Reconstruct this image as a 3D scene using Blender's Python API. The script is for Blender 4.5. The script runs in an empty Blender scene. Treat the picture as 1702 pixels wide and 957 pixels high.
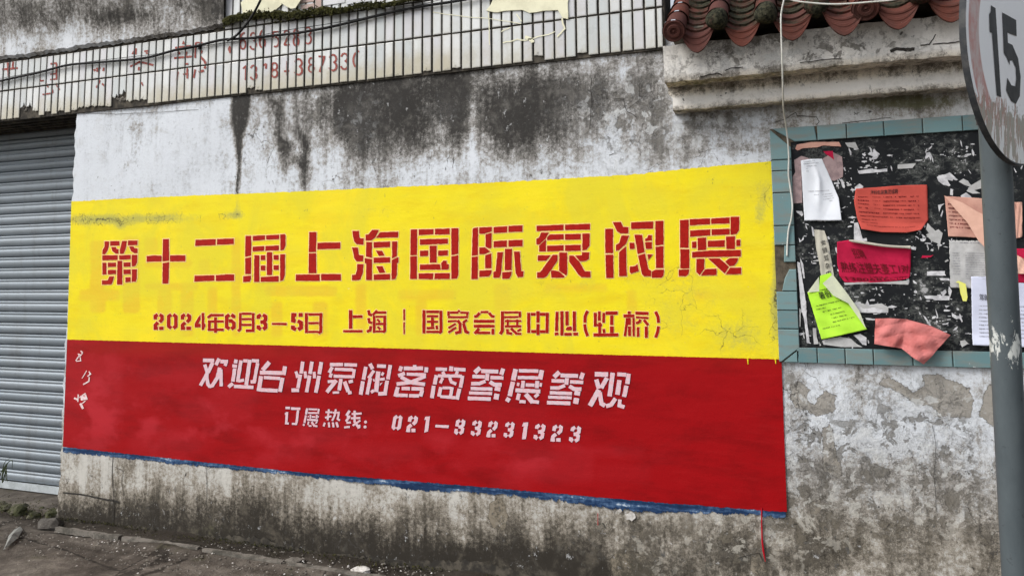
import bpy, bmesh, math, random
import numpy as np
from mathutils import Vector, Matrix
from mathutils.geometry import tessellate_polygon
random.seed(7); RNG = np.random.RandomState(5)
C = bpy.context.scene.collection
sc = bpy.context.scene

# ------------------------------------------------------------------ camera
F, CX, CY, D, CAMH = 1229.0, 851.0, 348.08, 4.3, 1.80
def _axes():
    d1 = np.array([-2639-CX, -(490-CY), -F]); d1 /= np.linalg.norm(d1)
    Xa = -d1
    Z = np.array([741-CX, 13000+CY, -F]); Z /= np.linalg.norm(Z)
    Z = Z-Xa*np.dot(Z, Xa); Z /= np.linalg.norm(Z)
    return np.array([Xa, np.cross(Z, Xa), Z])
MW = _axes()
CAM = np.array([0, -D, CAMH])
cam_d = bpy.data.cameras.new("camera"); cam = bpy.data.objects.new("camera", cam_d); C.objects.link(cam)
R = Matrix([list(MW[0]), list(MW[1]), list(MW[2])])
cam.matrix_world = Matrix.Translation(Vector(CAM)) @ R.to_4x4()
cam_d.sensor_fit = 'HORIZONTAL'; cam_d.sensor_width = 36.0
cam_d.lens = 36.0*F/1702.0
cam_d.shift_x = (851-CX)/1702.0
cam_d.shift_y = (CY-478.5)/1702.0
cam_d.clip_start = 0.05; cam_d.clip_end = 500
sc.camera = cam

def ray(px, py): return MW @ np.array([(px-CX)/F, -(py-CY)/F, -1.0])
def W(px, py, dep=0.0):
    """point of the facade (or of a plane dep metres in front of it) for a place read off the photograph"""
    d = ray(px, py); return CAM+d*((D-dep)/d[1])
def G(px, py, z=0.0):
    d = ray(px, py); return CAM+d*((z-CAMH)/d[2])
def proj(P):
    v = (np.asarray(P)-CAM) @ MW.T.T if False else (np.asarray(P)-CAM) @ MW
    return CX+F*v[..., 0]/-v[..., 2], CY-F*v[..., 1]/-v[..., 2]

# ------------------------------------------------------------------ world and light (overcast)
SUN_EL, SUN_AZ = math.radians(42), math.radians(230)
world = bpy.data.worlds.new("World"); sc.world = world; world.use_nodes = True
wn = world.node_tree; bg = wn.nodes['Background']
sky = wn.nodes.new('ShaderNodeTexSky'); sky.sky_type = 'NISHITA'; sky.sun_disc = False
sky.sun_elevation = SUN_EL; sky.sun_rotation = SUN_AZ
sky.air_density = 1.0; sky.dust_density = 3.0; sky.ozone_density = 1.0
hs = wn.nodes.new('ShaderNodeHueSaturation'); hs.inputs['Saturation'].default_value = 0.30
wn.links.new(sky.outputs[0], hs.inputs['Color']); wn.links.new(hs.outputs[0], bg.inputs['Color'])
bg.inputs['Strength'].default_value = 0.15
sl = bpy.data.lights.new("sun", 'SUN'); sl.energy = 1.5; sl.angle = math.radians(22); sl.color = (1.0, 0.97, 0.93)
so = bpy.data.objects.new("sun", sl); C.objects.link(so)
sdir = Vector((math.sin(SUN_AZ)*math.cos(SUN_EL), math.cos(SUN_AZ)*math.cos(SUN_EL), math.sin(SUN_EL)))
so.rotation_euler = sdir.to_track_quat('Z', 'Y').to_euler(); so.location = (0, -6, 8)
sc.view_settings.view_transform = 'Standard'; sc.view_settings.look = 'None'
sc.view_settings.exposure = 0.50; sc.view_settings.gamma = 1.0

# ------------------------------------------------------------------ node helper
class NT:
    def __init__(s, name):
        s.m = bpy.data.materials.new(name); s.m.use_nodes = True
        s.t = s.m.node_tree; s.b = s.t.nodes['Principled BSDF']; s.out = s.t.nodes['Material Output']
        s.b.inputs['Specular IOR Level'].default_value = 0.12
        g = s.t.nodes.new('ShaderNodeNewGeometry'); s.pos = g.outputs['Position']
    def n(s, typ): return s.t.nodes.new(typ)
    def put(s, sock, v):
        if isinstance(v, bpy.types.NodeSocket): s.t.links.new(v, sock)
        elif isinstance(v, (tuple, list)) and len(v) == 3 and sock.type == 'RGBA': sock.default_value = (*v, 1)
        else: sock.default_value = v
    def ma(s, op, a, b=0.0, c=None, clamp=False):
        n = s.n('ShaderNodeMath'); n.operation = op; n.use_clamp = clamp
        s.put(n.inputs[0], a); s.put(n.inputs[1], b)
        if c is not None: s.put(n.inputs[2], c)
        return n.outputs[0]
    def add(s, *a):
        r = a[0]
        for x in a[1:]: r = s.ma('ADD', r, x)
        return r
    def mul(s, a, b): return s.ma('MULTIPLY', a, b)
    def sub(s, a, b): return s.ma('SUBTRACT', a, b)
    def sc(s, vec, x, y, z, off=(0, 0, 0)):
        n = s.n('ShaderNodeMapping'); s.put(n.inputs['Vector'], vec)
        n.inputs['Scale'].default_value = (x, y, z); n.inputs['Location'].default_value = off
        return n.outputs[0]
    def noise(s, vec, scale, detail=5, rough=0.6, dist=0.0):
        n = s.n('ShaderNodeTexNoise'); s.put(n.inputs['Vector'], vec)
        n.inputs['Scale'].default_value = scale; n.inputs['Detail'].default_value = detail
        n.inputs['Roughness'].default_value = rough; n.inputs['Distortion'].default_value = dist
        return n.outputs['Fac']
    def voro(s, vec, scale, feat='DISTANCE_TO_EDGE'):
        n = s.n('ShaderNodeTexVoronoi'); n.feature = feat; s.put(n.inputs['Vector'], vec)
        n.inputs['Scale'].default_value = scale; return n.outputs['Distance']
    def step(s, v, a, b, lo=0.0, hi=1.0):
        n = s.n('ShaderNodeMapRange'); n.interpolation_type = 'SMOOTHSTEP'
        s.put(n.inputs['Value'], v); n.inputs['From Min'].default_value = a; n.inputs['From Max'].default_value = b
        n.inputs['To Min'].default_value = lo; n.inputs['To Max'].default_value = hi
        return n.outputs['Result']
    def mix(s, f, a, b, mode='MIX'):
        n = s.n('ShaderNodeMix'); n.data_type = 'RGBA'; n.blend_type = mode
        s.put(n.inputs[0], f); s.put(n.inputs[6], a); s.put(n.inputs[7], b); return n.outputs[2]
    def ramp(s, f, stops):
        n = s.n('ShaderNodeValToRGB'); s.put(n.inputs[0], f); e = n.color_ramp.elements
        while len(e) < len(stops): e.new(0.5)
        for el, (p, c) in zip(e, stops): el.position = p; el.color = (*c, 1) if len(c) == 3 else c
        return n.outputs['Color']
    def attr(s, name):
        n = s.n('ShaderNodeAttribute'); n.attribute_name = name; return n.outputs['Fac']
    def bump(s, h, strength=0.5, dist=0.01):
        n = s.n('ShaderNodeBump'); n.inputs['Strength'].default_value = strength
        n.inputs['Distance'].default_value = dist; s.put(n.inputs['Height'], h)
        s.t.links.new(n.outputs[0], s.b.inputs['Normal'])
    def col(s, c): s.put(s.b.inputs['Base Color'], c)
    def rough(s, r): s.put(s.b.inputs['Roughness'], r)
    def alpha(s, a): s.put(s.b.inputs['Alpha'], a)
    def rnd(s):
        return s.n('ShaderNodeObjectInfo').outputs['Random']

def g3(v, w=1.0): return (v*w, v, v/w)

# plaster: limewashed, black mould following 'stain', bare render where 'peel', brown near the foot ('damp'), moss
def mat_plaster(name, white=(0.63, 0.665, 0.71), warm=0.0):
    t = NT(name); P = t.pos
    st, pl, dm, ms = t.attr('stain'), t.attr('peel'), t.attr('damp'), t.attr('moss')
    big = t.noise(P, 1.7, 7, 0.62, 0.3); med = t.noise(P, 7.0, 8, 0.68, 0.4); fin = t.noise(P, 42, 6, 0.72)
    strk = t.noise(t.sc(P, 9, 9, 1.1), 1.0, 6, 0.65, 0.2); strk2 = t.noise(t.sc(P, 38, 38, 2.6), 1.0, 4, 0.6)
    grain = t.noise(P, 210, 3, 0.7)
    amp = t.step(st, .0, .22, .45, 1.0)
    tot = t.add(st, t.mul(amp, t.add(t.mul(t.sub(big, .5), 1.0), t.mul(t.sub(med, .5), 1.25), t.mul(t.sub(fin, .5), 1.35),
                t.mul(t.sub(strk, .5), .9), t.mul(t.sub(strk2, .5), .55), t.mul(t.sub(grain, .5), .8))))
    w2 = tuple(x*0.76 for x in white)
    base = t.ramp(tot, [(0.0, white), (0.18, tuple(x*.93 for x in white)), (0.31, w2), (0.42, (0.40, 0.395, 0.39)), (0.60, (0.225, 0.218, 0.208)),
                        (0.80, (0.095, 0.091, 0.085)), (1.0, (0.040, 0.038, 0.036))])
    base = t.mix(t.mul(t.step(med, .5, .75), .25), base, (0.46, 0.44, 0.40))
    # bare render patches with dirty rims
    pv = t.add(t.mul(pl, .8), t.mul(t.sub(t.noise(P, 3.4, 4, 0.6, 0.5), .5), .7), t.mul(t.sub(t.noise(t.sc(P, 1, 1, 1, (5, 5, 5)), 13, 8, 0.7, 0.5), .5), 1.3), t.mul(t.sub(fin, .5), .5))
    pm = t.step(pv, .50, .515)
    rim = t.mul(t.step(pv, .455, .50), t.step(pv, .56, .505))
    rc = t.mix(med, (0.20, 0.185, 0.16), (0.40, 0.38, 0.345))
    rc = t.mix(t.step(fin, .50, .72), rc, (0.16, 0.15, 0.135))
    base = t.mix(pm, base, t.mix(t.step(tot, .45, 1.0), rc, (0.075, 0.072, 0.065)))
    base = t.mix(t.mul(rim, .75), base, (0.06, 0.055, 0.05))
    # old limewash coming off in layered flakes with dirty rims
    fk = t.noise(t.sc(P, 1, 1, 1.0, (2, 8, 3)), 6.0, 10, 0.72, .12); fr = t.ma('FRACT', t.mul(fk, 8.0)); ly = t.ma('FRACT', t.mul(t.ma('FLOOR', t.mul(fk, 8.0)), .381))
    fmask = t.step(t.add(t.attr('flake'), t.mul(t.sub(big, .5), .9)), .15, .6)
    base = t.mix(t.mul(fmask, t.mul(ly, .48)), base, t.mix(fin, (0.25, 0.245, 0.235), (0.44, 0.43, 0.42)))
    base = t.mix(t.mul(fmask, t.mul(t.mul(t.step(fr, .14, .0), t.step(med, .40, .58)), .8)), base, (0.075, 0.07, 0.065))
    base = t.mix(t.mul(fmask, t.mul(t.step(fr, .80, .98), .35)), base, (0.72, 0.73, 0.74))
    mot = t.noise(t.sc(P, 1, 1, 1, (6, 1, 2)), 11, 9, .66, .4)
    base = t.mix(t.mul(t.mul(fmask, t.step(mot, .545, .575)), .8), base, t.mix(fin, (0.10, 0.095, 0.085), (0.24, 0.23, 0.21)))
    base = t.mix(t.mul(t.mul(fmask, t.step(mot, .445, .415)), .65), base, (0.60, 0.62, 0.63))
    # warm grime towards the foot, moss
    base = t.mix(t.mul(dm, .9), base, t.mix(1.0, base, (0.75, 0.665, 0.53), 'MULTIPLY'))
    mm = t.step(t.add(ms, t.mul(t.sub(med, .5), .9), t.mul(t.sub(fin, .5), .5)), .35, .8)
    base = t.mix(t.mul(mm, .75), base, t.mix(fin, (0.05, 0.055, 0.028), (0.19, 0.185, 0.10)))
    # hairline cracks and dark scuffs
    wp = t.n('ShaderNodeVectorMath'); wp.operation = 'ADD'; t.put(wp.inputs[0], P)
    wn_ = t.n('ShaderNodeTexNoise'); wn_.inputs['Scale'].default_value = 5; wn_.inputs['Detail'].default_value = 6; t.put(wn_.inputs['Vector'], P)
    ws = t.n('ShaderNodeVectorMath'); ws.operation = 'SCALE'; ws.inputs['Scale'].default_value = .35; t.put(ws.inputs[0], wn_.outputs['Color']); t.put(wp.inputs[1], ws.outputs[0])
    ck = t.mul(t.step(t.voro(wp.outputs[0], 3.1), .010, .003), t.step(t.noise(t.sc(P, 1, 1, 1, (7, 7, 7)), 2.4, 4, .6), .52, .62))
    base = t.mix(t.mul(ck, t.step(st, .12, .24, 0, .8)), base, (0.06, 0.055, 0.05))
    scf = t.noise(t.sc(P, 1, 1, .7, (1, 2, 9)), 19, 9, .78, .2)
    base = t.mix(t.mul(t.step(scf, .60, .64), t.step(st, .1, .35, .45, .95)), base, (0.10, 0.098, 0.094))
    base = t.mix(t.mul(t.step(scf, .39, .36), t.step(st, .1, .5, .15, .5)), base, (0.62, 0.63, 0.64))
    # pits
    pit = t.step(t.noise(P, 26, 2, 0.5, 0.6), .735, .76)
    base = t.mix(t.mul(pit, .8), base, (0.05, 0.047, 0.042))
    t.col(base); t.rough(0.93)
    h = t.add(t.mul(t.mul(fmask, fr), .45), t.mul(t.mul(fmask, t.step(mot, .545, .575)), -.4), t.mul(pm, -0.55), t.mul(med, .50), t.mul(fin, .26), t.mul(grain, .10), t.mul(pit, -.5), t.mul(big, .5))
    t.bump(h, 0.85, 0.010)
    return t.m
M_plaster = mat_plaster('limewashed plaster')
M_cornice = mat_plaster('whitewashed cornice plaster', (0.86, 0.86, 0.85))

def paint_base(t, col, dark, light):
    P = t.pos
    a = t.noise(t.sc(P, 1.3, 1, 4.0), 2.0, 6, .6, .3); b = t.noise(t.sc(P, 5, 5, 40), 1.0, 5, .65)
    c = t.mix(t.step(a, .42, .68), col, dark); c = t.mix(t.mul(t.step(b, .5, .75), .35), c, light)
    return c, a, b
def mat_yellow():
    t = NT('yellow wall paint'); P = t.pos
    c, a, b = paint_base(t, (0.80, 0.665, 0.012), (0.74, 0.575, 0.012), (0.83, 0.70, 0.035))
    c = t.mix(t.mul(t.step(t.noise(P, 1.3, 4, .5), .45, .7), .45), c, (0.90, 0.70, 0.025))
    g = t.add(t.attr('ghost'), t.mul(t.sub(t.noise(P, 9, 5, .6), .5), .35))
    c = t.mix(t.mul(t.step(g, .08, .42), .72), c, (0.72, 0.47, 0.03))
    ag = t.noise(t.sc(P, 1, 1, .8, (4, 2, 9)), 2.3, 7, .65, .5); c = t.mix(t.mul(t.step(ag, .44, .62), .6), c, (0.66, 0.58, 0.035))
    c = t.mix(t.mul(t.step(t.noise(t.sc(P, 2, 2, 24), 1.0, 6, .7), .48, .68), .35), c, (0.74, 0.62, 0.03))
    d = t.add(t.attr('dirt'), t.mul(t.sub(t.noise(P, 8, 8, .7), .5), .9), t.mul(t.sub(t.noise(P, 60, 5, .7), .5), .7))
    c = t.mix(t.mul(t.step(d, .20, .85), .8), c, (0.36, 0.35, 0.10))
    c = t.mix(t.step(d, .78, .90), c, (0.10, 0.095, 0.045))
    fl = t.noise(P, 30, 6, .75, .5)
    c = t.mix(t.mul(t.step(fl, .635, .68), .75), c, (0.34, 0.31, 0.06))
    wp = t.n('ShaderNodeVectorMath'); wp.operation = 'ADD'; t.put(wp.inputs[0], P)
    wn_ = t.n('ShaderNodeTexNoise'); wn_.inputs['Scale'].default_value = 6; wn_.inputs['Detail'].default_value = 6; t.put(wn_.inputs['Vector'], P)
    ws = t.n('ShaderNodeVectorMath'); ws.operation = 'SCALE'; ws.inputs['Scale'].default_value = .3; t.put(ws.inputs[0], wn_.outputs['Color']); t.put(wp.inputs[1], ws.outputs[0])
    ck = t.mul(t.step(t.voro(wp.outputs[0], 5.0), .012, .004), t.step(t.add(t.attr('dirt'), t.mul(t.sub(a, .5), .5)), .22, .36))
    c = t.mix(t.mul(ck, .8), c, (0.20, 0.17, 0.03))
    fl2 = t.noise(t.sc(P, 1, 1, 1, (3, 1, 7)), 48, 4, .7, .3)
    c = t.mix(t.step(fl2, .735, .75), c, (0.72, 0.69, 0.52))
    c = t.mix(t.mul(t.attr('patch'), .55), c, (0.70, 0.60, 0.035))
    t.col(c); t.rough(0.62)
    h = t.add(t.mul(t.noise(P, 7, 8, .68, .4), .5), t.mul(t.noise(P, 55, 5, .7), .22), t.mul(b, .16), t.mul(t.step(fl, .66, .70), -.4))
    t.bump(h, 0.6, 0.008)
    e = t.add(t.attr('edge'), t.mul(t.sub(t.noise(P, 22, 7, .75), .5), 2.4))
    t.alpha(t.step(e, -.05, .05)); return t.m
def mat_red():
    t = NT('red wall paint'); P = t.pos
    c, a, b = paint_base(t, (0.30, 0.0015, 0.0038), (0.225, 0.0012, 0.0028), (0.36, 0.008, 0.010))
    blot = t.noise(t.sc(P, 1.0, 1, 1.8), 2.6, 5, .55, .2)
    c = t.mix(t.mul(t.step(blot, .48, .66), t.mul(t.attr('fade'), .75)), c, (0.45, 0.022, 0.032))
    c = t.mix(t.mul(t.attr('dirt'), .6), c, (0.30, 0.012, 0.006))
    fl = t.noise(P, 34, 6, .75, .5)
    c = t.mix(t.mul(t.step(fl, .70, .74), .6), c, (0.10, 0.004, 0.004))
    c = t.mix(t.mul(t.step(t.noise(t.sc(P, 1, 1, 2.2), 60, 5, .7), .735, .76), .8), c, (0.62, 0.16, 0.14))
    c = t.mix(t.mul(t.attr('patch'), .55), c, (0.40, 0.020, 0.028))
    t.col(c); t.rough(0.60)
    h = t.add(t.mul(t.noise(P, 7, 8, .68, .4), .5), t.mul(t.noise(P, 55, 5, .7), .20), t.mul(b, .12))
    t.bump(h, 0.55, 0.008)
    e = t.add(t.attr('edge'), t.mul(t.sub(t.noise(P, 26, 7, .75), .5), 2.0))
    t.alpha(t.step(e, -.05, .05)); return t.m
def mat_blue():
    t = NT('old blue paint'); P = t.pos
    n1 = t.noise(t.sc(P, 3, 3, 26), 1.0, 7, .7); n2 = t.noise(P, 30, 6, .7)
    c = t.ramp(t.add(t.mul(n1, .7), t.mul(n2, .35)), [(0.36, (0.007, 0.016, 0.042)), (0.51, (0.013, 0.036, 0.095)), (0.60, (0.07, 0.13, 0.24)), (0.64, (0.45, 0.52, 0.60))])
    t.col(c); t.rough(0.7)
    e = t.add(t.attr('edge'), t.mul(t.sub(n2, .5), 5.0), t.mul(t.sub(t.noise(t.sc(P, 6, 6, 1), 3, 7, .75), .5), 9.0), .3)
    t.alpha(t.step(e, -.1, .15)); return t.m
def mat_letter(name, col, col2, wear=.70, hole=.70):
    t = NT(name); P = t.pos
    a = t.noise(P, 60, 5, .7); c = t.mix(t.step(a, .40, .62), col, col2)
    t.col(c); t.rough(.7)
    al = t.sub(1.0, t.step(t.noise(t.sc(P, 1, 1, 1, (5, 2, 1)), 48, 7, .75, .4), hole, hole+.02))
    t.alpha(al); return t.m
M_yellow, M_red, M_blue = mat_yellow(), mat_red(), mat_blue()
M_redletter = mat_letter('dark red stencil paint', (0.37, 0.010, 0.005), (0.30, 0.007, 0.004), hole=.715)
M_halo = mat_letter('peach stencil overspray', (0.88, 0.58, 0.23), (0.88, 0.62, 0.30), hole=.9)
M_whiteletter = mat_letter('thin pinkish white stencil paint', (0.62, 0.50, 0.55), (0.70, 0.40, 0.43), hole=.70)
M_darkedge = mat_letter('purple shadow left by old lettering', (0.15, 0.003, 0.02), (0.21, 0.004, 0.015), hole=.64)
M_whitebrush = mat_letter('white brush paint', (0.78, 0.66, 0.66), (0.70, 0.42, 0.42), hole=.72)
M_tilepaint = mat_letter('faded red brush paint', (0.24, 0.050, 0.042), (0.34, 0.12, 0.10), hole=.72)

def mat_simple(name, col, rough=.8, col2=None, scale=20, bumpd=.003, spec=None, thr=(.4, .65), detail=6, metal=0):
    t = NT(name); P = t.pos
    n = t.noise(P, scale, detail, .68)
    t.col(t.mix(t.step(n, *thr), col, col2 if col2 else tuple(x*.7 for x in col)))
    t.rough(rough); t.bump(t.add(n, t.mul(t.noise(P, scale*6, 4, .7), .3)), .5, bumpd)
    if spec is not None: t.b.inputs['Specular IOR Level'].default_value = spec
    t.b.inputs['Metallic'].default_value = metal
    return t.m
def mat_tile():
    t = NT('glazed white strip tile'); P = t.pos; r = t.rnd()
    c = t.mix(r, (0.46, 0.49, 0.495), (0.63, 0.645, 0.64))
    c = t.mix(t.mul(t.step(t.ma('FRACT', t.mul(r, 7.31)), .72, .74), .55), c, (0.50, 0.49, 0.53))
    c = t.mix(t.mul(t.step(t.noise(t.sc(P, 14, 14, 3), 1.0, 5, .65), .45, .72), .45), c, (0.42, 0.42, 0.39))
    bl = t.add(t.attr('grime'), t.mul(t.sub(t.noise(P, 11, 6, .7), .5), .8), .06)
    c = t.mix(t.mul(t.step(bl, .15, .75), .85), c, (0.40, 0.36, 0.25))
    c = t.mix(t.step(bl, .80, 1.0), c, (0.13, 0.12, 0.07))
    c = t.mix(t.mul(t.step(t.attr('rim'), .25, 1.0), .55), c, (0.30, 0.29, 0.26))
    ck = t.noise(P, 38, 5, .75, .6); c = t.mix(t.step(ck, .735, .75), c, (0.05, 0.045, 0.04))
    t.col(c); t.rough(t.step(t.noise(P, 12, 4, .6), .3, .8, .22, .55)); t.bump(t.mul(ck, -.3), .3, .003)
    t.b.inputs['Specular IOR Level'].default_value = .45
    return t.m
M_tile = mat_tile()
M_grout = mat_simple('blackened mortar', (0.035, 0.032, 0.028), .95, (0.10, 0.088, 0.07), 14)
M_cream = mat_simple('cream filler plaster', (0.76, 0.74, 0.55), .85, (0.66, 0.64, 0.47), 9)
M_pinktile = mat_simple('pinkish old tile', (0.46, 0.34, 0.30), .6, (0.34, 0.27, 0.24), 9)
def mat_clay():
    t = NT('red clay roof tile'); P = t.pos; r = t.rnd()
    n = t.noise(P, 26, 6, .7); c = t.mix(n, (0.070, 0.024, 0.018), (0.165, 0.050, 0.032))
    c = t.mix(t.mul(r, .7), c, (0.075, 0.034, 0.031))
    c = t.mix(t.mul(t.step(t.noise(P, 9, 5, .7), .45, .7), .6), c, (0.07, 0.04, 0.035))
    d = t.add(t.attr('moss'), t.mul(t.sub(t.noise(P, 17, 7, .7), .5), .9))
    c = t.mix(t.step(d, .42, .70), c, t.mix(t.step(t.noise(P, 60, 5, .7), .4, .6), (0.010, 0.011, 0.007), (0.050, 0.048, 0.030)))
    c = t.mix(t.step(t.noise(P, 75, 4, .7), .70, .74), c, (0.40, 0.35, 0.30))
    t.col(c); t.rough(.85); t.bump(t.add(t.mul(n, .8), t.mul(t.noise(P, 90, 5, .75), .5), t.mul(t.step(d, .42, .8), .9)), .9, .006); return t.m
M_clay = mat_clay()
def mat_teal():
    t = NT('glazed teal tile'); P = t.pos; r = t.rnd()
    c = t.mix(r, (0.115, 0.205, 0.22), (0.165, 0.265, 0.275))
    n = t.noise(t.sc(P, 4, 4, 16), 1.6, 6, .65); c = t.mix(t.mul(t.step(n, .42, .68), .7), c, (0.20, 0.205, 0.185))
    w = t.noise(P, 24, 6, .7, .8); c = t.mix(t.step(w, .70, .72), c, (0.62, 0.66, 0.66))
    d = t.noise(t.sc(P, 1, 1, 1, (4, 4, 4)), 19, 7, .75, .4); c = t.mix(t.step(d, .68, .72), c, (0.07, 0.075, 0.06))
    t.col(c); t.rough(.38); t.bump(t.mul(w, .5), .3, .002); return t.m
M_teal = mat_teal()
def mat_board():
    t = NT('black notice board with torn paper remains'); P = t.pos
    c = t.mix(t.noise(P, 7, 5, .7), (0.0025, 0.0035, 0.005), (0.020, 0.022, 0.024))
    n = t.noise(t.sc(P, 1, 1, 1.3), 24, 10, .82, .5); z = t.noise(t.sc(P, 1, 1, 1, (3, 3, 6)), 3.6, 5, .65)
    v = t.add(n, t.mul(t.sub(z, .5), .95))
    c = t.mix(t.mul(t.step(v, .54, .64), .8), c, (0.085, 0.09, 0.085))
    c = t.mix(t.step(v, .68, .69), c, t.mix(t.noise(P, 80, 3, .6), (0.22, 0.22, 0.22), (0.50, 0.50, 0.50)))
    t.col(c); t.rough(.55); t.bump(t.mul(t.step(v, .63, .66), 1.0), .4, .002); return t.m
M_board = mat_board()
M_scrap = mat_simple('torn white paper', (0.62, 0.62, 0.64), .85, (0.38, 0.38, 0.40), 30, .001)
M_paper_w = mat_simple('white printed paper', (0.70, 0.73, 0.78), .8, (0.62, 0.65, 0.70), 5, .0008)
M_paper_g = mat_simple('weathered grey paper', (0.48, 0.48, 0.48), .85, (0.36, 0.36, 0.355), 14, .001)
M_paper_lilac = mat_simple('pale lilac paper', (0.60, 0.63, 0.76), .8, (0.53, 0.56, 0.69), 5, .0008)
M_paper_beige = mat_simple('beige paper', (0.52, 0.50, 0.42), .85, (0.42, 0.40, 0.34), 9, .001)
M_paper_mauve = mat_simple('faded mauve paper', (0.34, 0.25, 0.25), .9, (0.22, 0.16, 0.165), 26, .001)
M_paper_salmon = mat_simple('salmon paper', (0.58, 0.33, 0.26), .85, (0.50, 0.26, 0.21), 9, .001)
M_paper_peach = mat_simple('peach back of paper', (0.68, 0.42, 0.33), .85, (0.60, 0.36, 0.28), 9, .001)
M_paper_orange = mat_simple('orange red paper', (0.52, 0.085, 0.065), .8, (0.43, 0.07, 0.055), 6, .001)
M_paper_crimson = mat_simple('crimson paper', (0.46, 0.012, 0.055), .75, (0.34, 0.008, 0.04), 6, .001)
M_paper_pink = mat_simple('crumpled coral paper', (0.56, 0.19, 0.18), .85, (0.45, 0.13, 0.12), 9, .002)
M_paper_lime = mat_simple('lime green paper', (0.44, 0.78, 0.055), .8, (0.38, 0.70, 0.045), 6, .0008)
M_paper_limeback = mat_simple('pale back of lime paper', (0.62, 0.66, 0.48), .85, (0.52, 0.55, 0.42), 12, .001)
M_paper_yel = mat_simple('yellow paper', (0.80, 0.80, 0.10), .8, (0.70, 0.70, 0.2), 12, .001)
M_ink = mat_simple('black print', (0.015, 0.015, 0.017), .7, (0.03, 0.03, 0.03), 20, .0002)
M_inkgrey = mat_simple('grey print', (0.20, 0.20, 0.23), .8, (0.28, 0.28, 0.3), 20, .0002)
M_inkred = mat_simple('dark print on red', (0.10, 0.008, 0.012), .8, (0.16, 0.01, 0.015), 20, .0002)
def mat_shutter():
    t = NT('grey painted shutter steel'); P = t.pos; r = t.rnd()
    c = t.mix(r, (0.205, 0.238, 0.268), (0.255, 0.288, 0.32))
    n = t.noise(t.sc(P, 2, 2, 30), 1.3, 6, .65); c = t.mix(t.mul(t.step(n, .42, .75), .6), c, (0.19, 0.205, 0.215))
    d = t.noise(P, 14, 7, .75); c = t.mix(t.mul(t.step(d, .58, .75), .6), c, (0.14, 0.14, 0.135))
    c = t.mix(t.mul(t.step(t.noise(t.sc(P, 7, 7, .8, (4, 4, 1)), 1.2, 6, .7), .50, .70), .45), c, (0.15, 0.15, 0.145))
    c = t.mix(t.mul(t.step(t.noise(t.sc(P, 1, 1, 1, (2, 3, 8)), 22, 6, .75), .66, .70), .7), c, (0.13, 0.075, 0.045))
    d2 = t.noise(t.sc(P, 1, 1, 1, (9, 3, 2)), 45, 5, .7); c = t.mix(t.step(d2, .72, .74), c, (0.46, 0.48, 0.5))
    t.col(c); t.rough(.48); t.b.inputs['Metallic'].default_value = .25; t.bump(n, .2, .002); return t.m
M_shutter = mat_shutter()
M_rail = mat_simple('bare pale bottom rail', (0.50, 0.54, 0.56), .5, (0.36, 0.39, 0.40), 12, .001, metal=.2)
def mat_pole():
    t = NT('grey painted pole'); P = t.pos
    n = t.noise(t.sc(P, 8, 8, 3), 2, 6, .65); c = t.mix(n, (0.048, 0.060, 0.068), (0.105, 0.125, 0.134))
    s = t.noise(t.sc(P, 26, 26, 9), 1.6, 7, .72, .5)
    v = t.add(s, t.mul(t.attr('scrap'), .165))
    c = t.mix(t.step(v, .655, .675), c, (0.50, 0.52, 0.50))
    d = t.noise(P, 40, 5, .7); c = t.mix(t.mul(t.step(t.add(d, t.mul(t.attr('scrap'), .05)), .60, .68), .7), c, (0.05, 0.055, 0.06))
    t.col(c); t.rough(.5); t.bump(t.add(t.mul(t.step(v, .65, .68), .6), t.mul(n, .3)), .4, .002); return t.m
M_pole = mat_pole()
def mat_signface():
    t = NT('worn sign face'); P = t.pos
    r = t.attr('rad'); low = t.attr('low')
    n = t.noise(t.sc(P, 1, 1, .5), 22, 7, .72, .3); n2 = t.noise(t.sc(P, 30, 30, 6), 1.4, 6, .7)
    white = t.mix(t.noise(P, 6, 4, .6), (0.80, 0.82, 0.84), (0.87, 0.88, 0.89))
    ring = t.mul(t.step(r, .745, .76), t.step(r, .945, .93))
    rc = t.mix(t.step(n, .38, .62), (0.46, 0.17, 0.14), (0.50, 0.40, 0.38))
    c = t.mix(t.mul(ring, .9), white, rc)
    pe = t.add(low, t.mul(t.sub(n, .5), .8), t.mul(t.sub(n2, .5), .7))
    c = t.mix(t.step(pe, .50, .53), c, t.mix(t.step(n2, .45, .60), (0.36, 0.35, 0.30), (0.42, 0.15, 0.11)))
    c = t.mix(t.mul(t.step(t.add(n2, t.mul(low, .10)), .60, .64), t.step(low, .2, .6)), c, (0.75, 0.77, 0.76))
    t.col(c); t.rough(.42); t.bump(t.step(pe, .50, .53), .3, .001); return t.m
M_sign = mat_signface()
M_rim = mat_simple('dark sign edge', (0.035, 0.038, 0.042), .6, (0.07, 0.07, 0.07), 30, .001)
M_digit = mat_simple('black sign vinyl', (0.018, 0.02, 0.022), .5, (0.035, 0.038, 0.04), 25, .0005)
M_cable = mat_simple('black cable sheath', (0.008, 0.008, 0.009), .45, (0.02, 0.02, 0.02), 30, .0005)
M_wire = mat_simple('white wire sheath', (0.62, 0.62, 0.58), .5, (0.50, 0.50, 0.45), 20, .0005)
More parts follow.
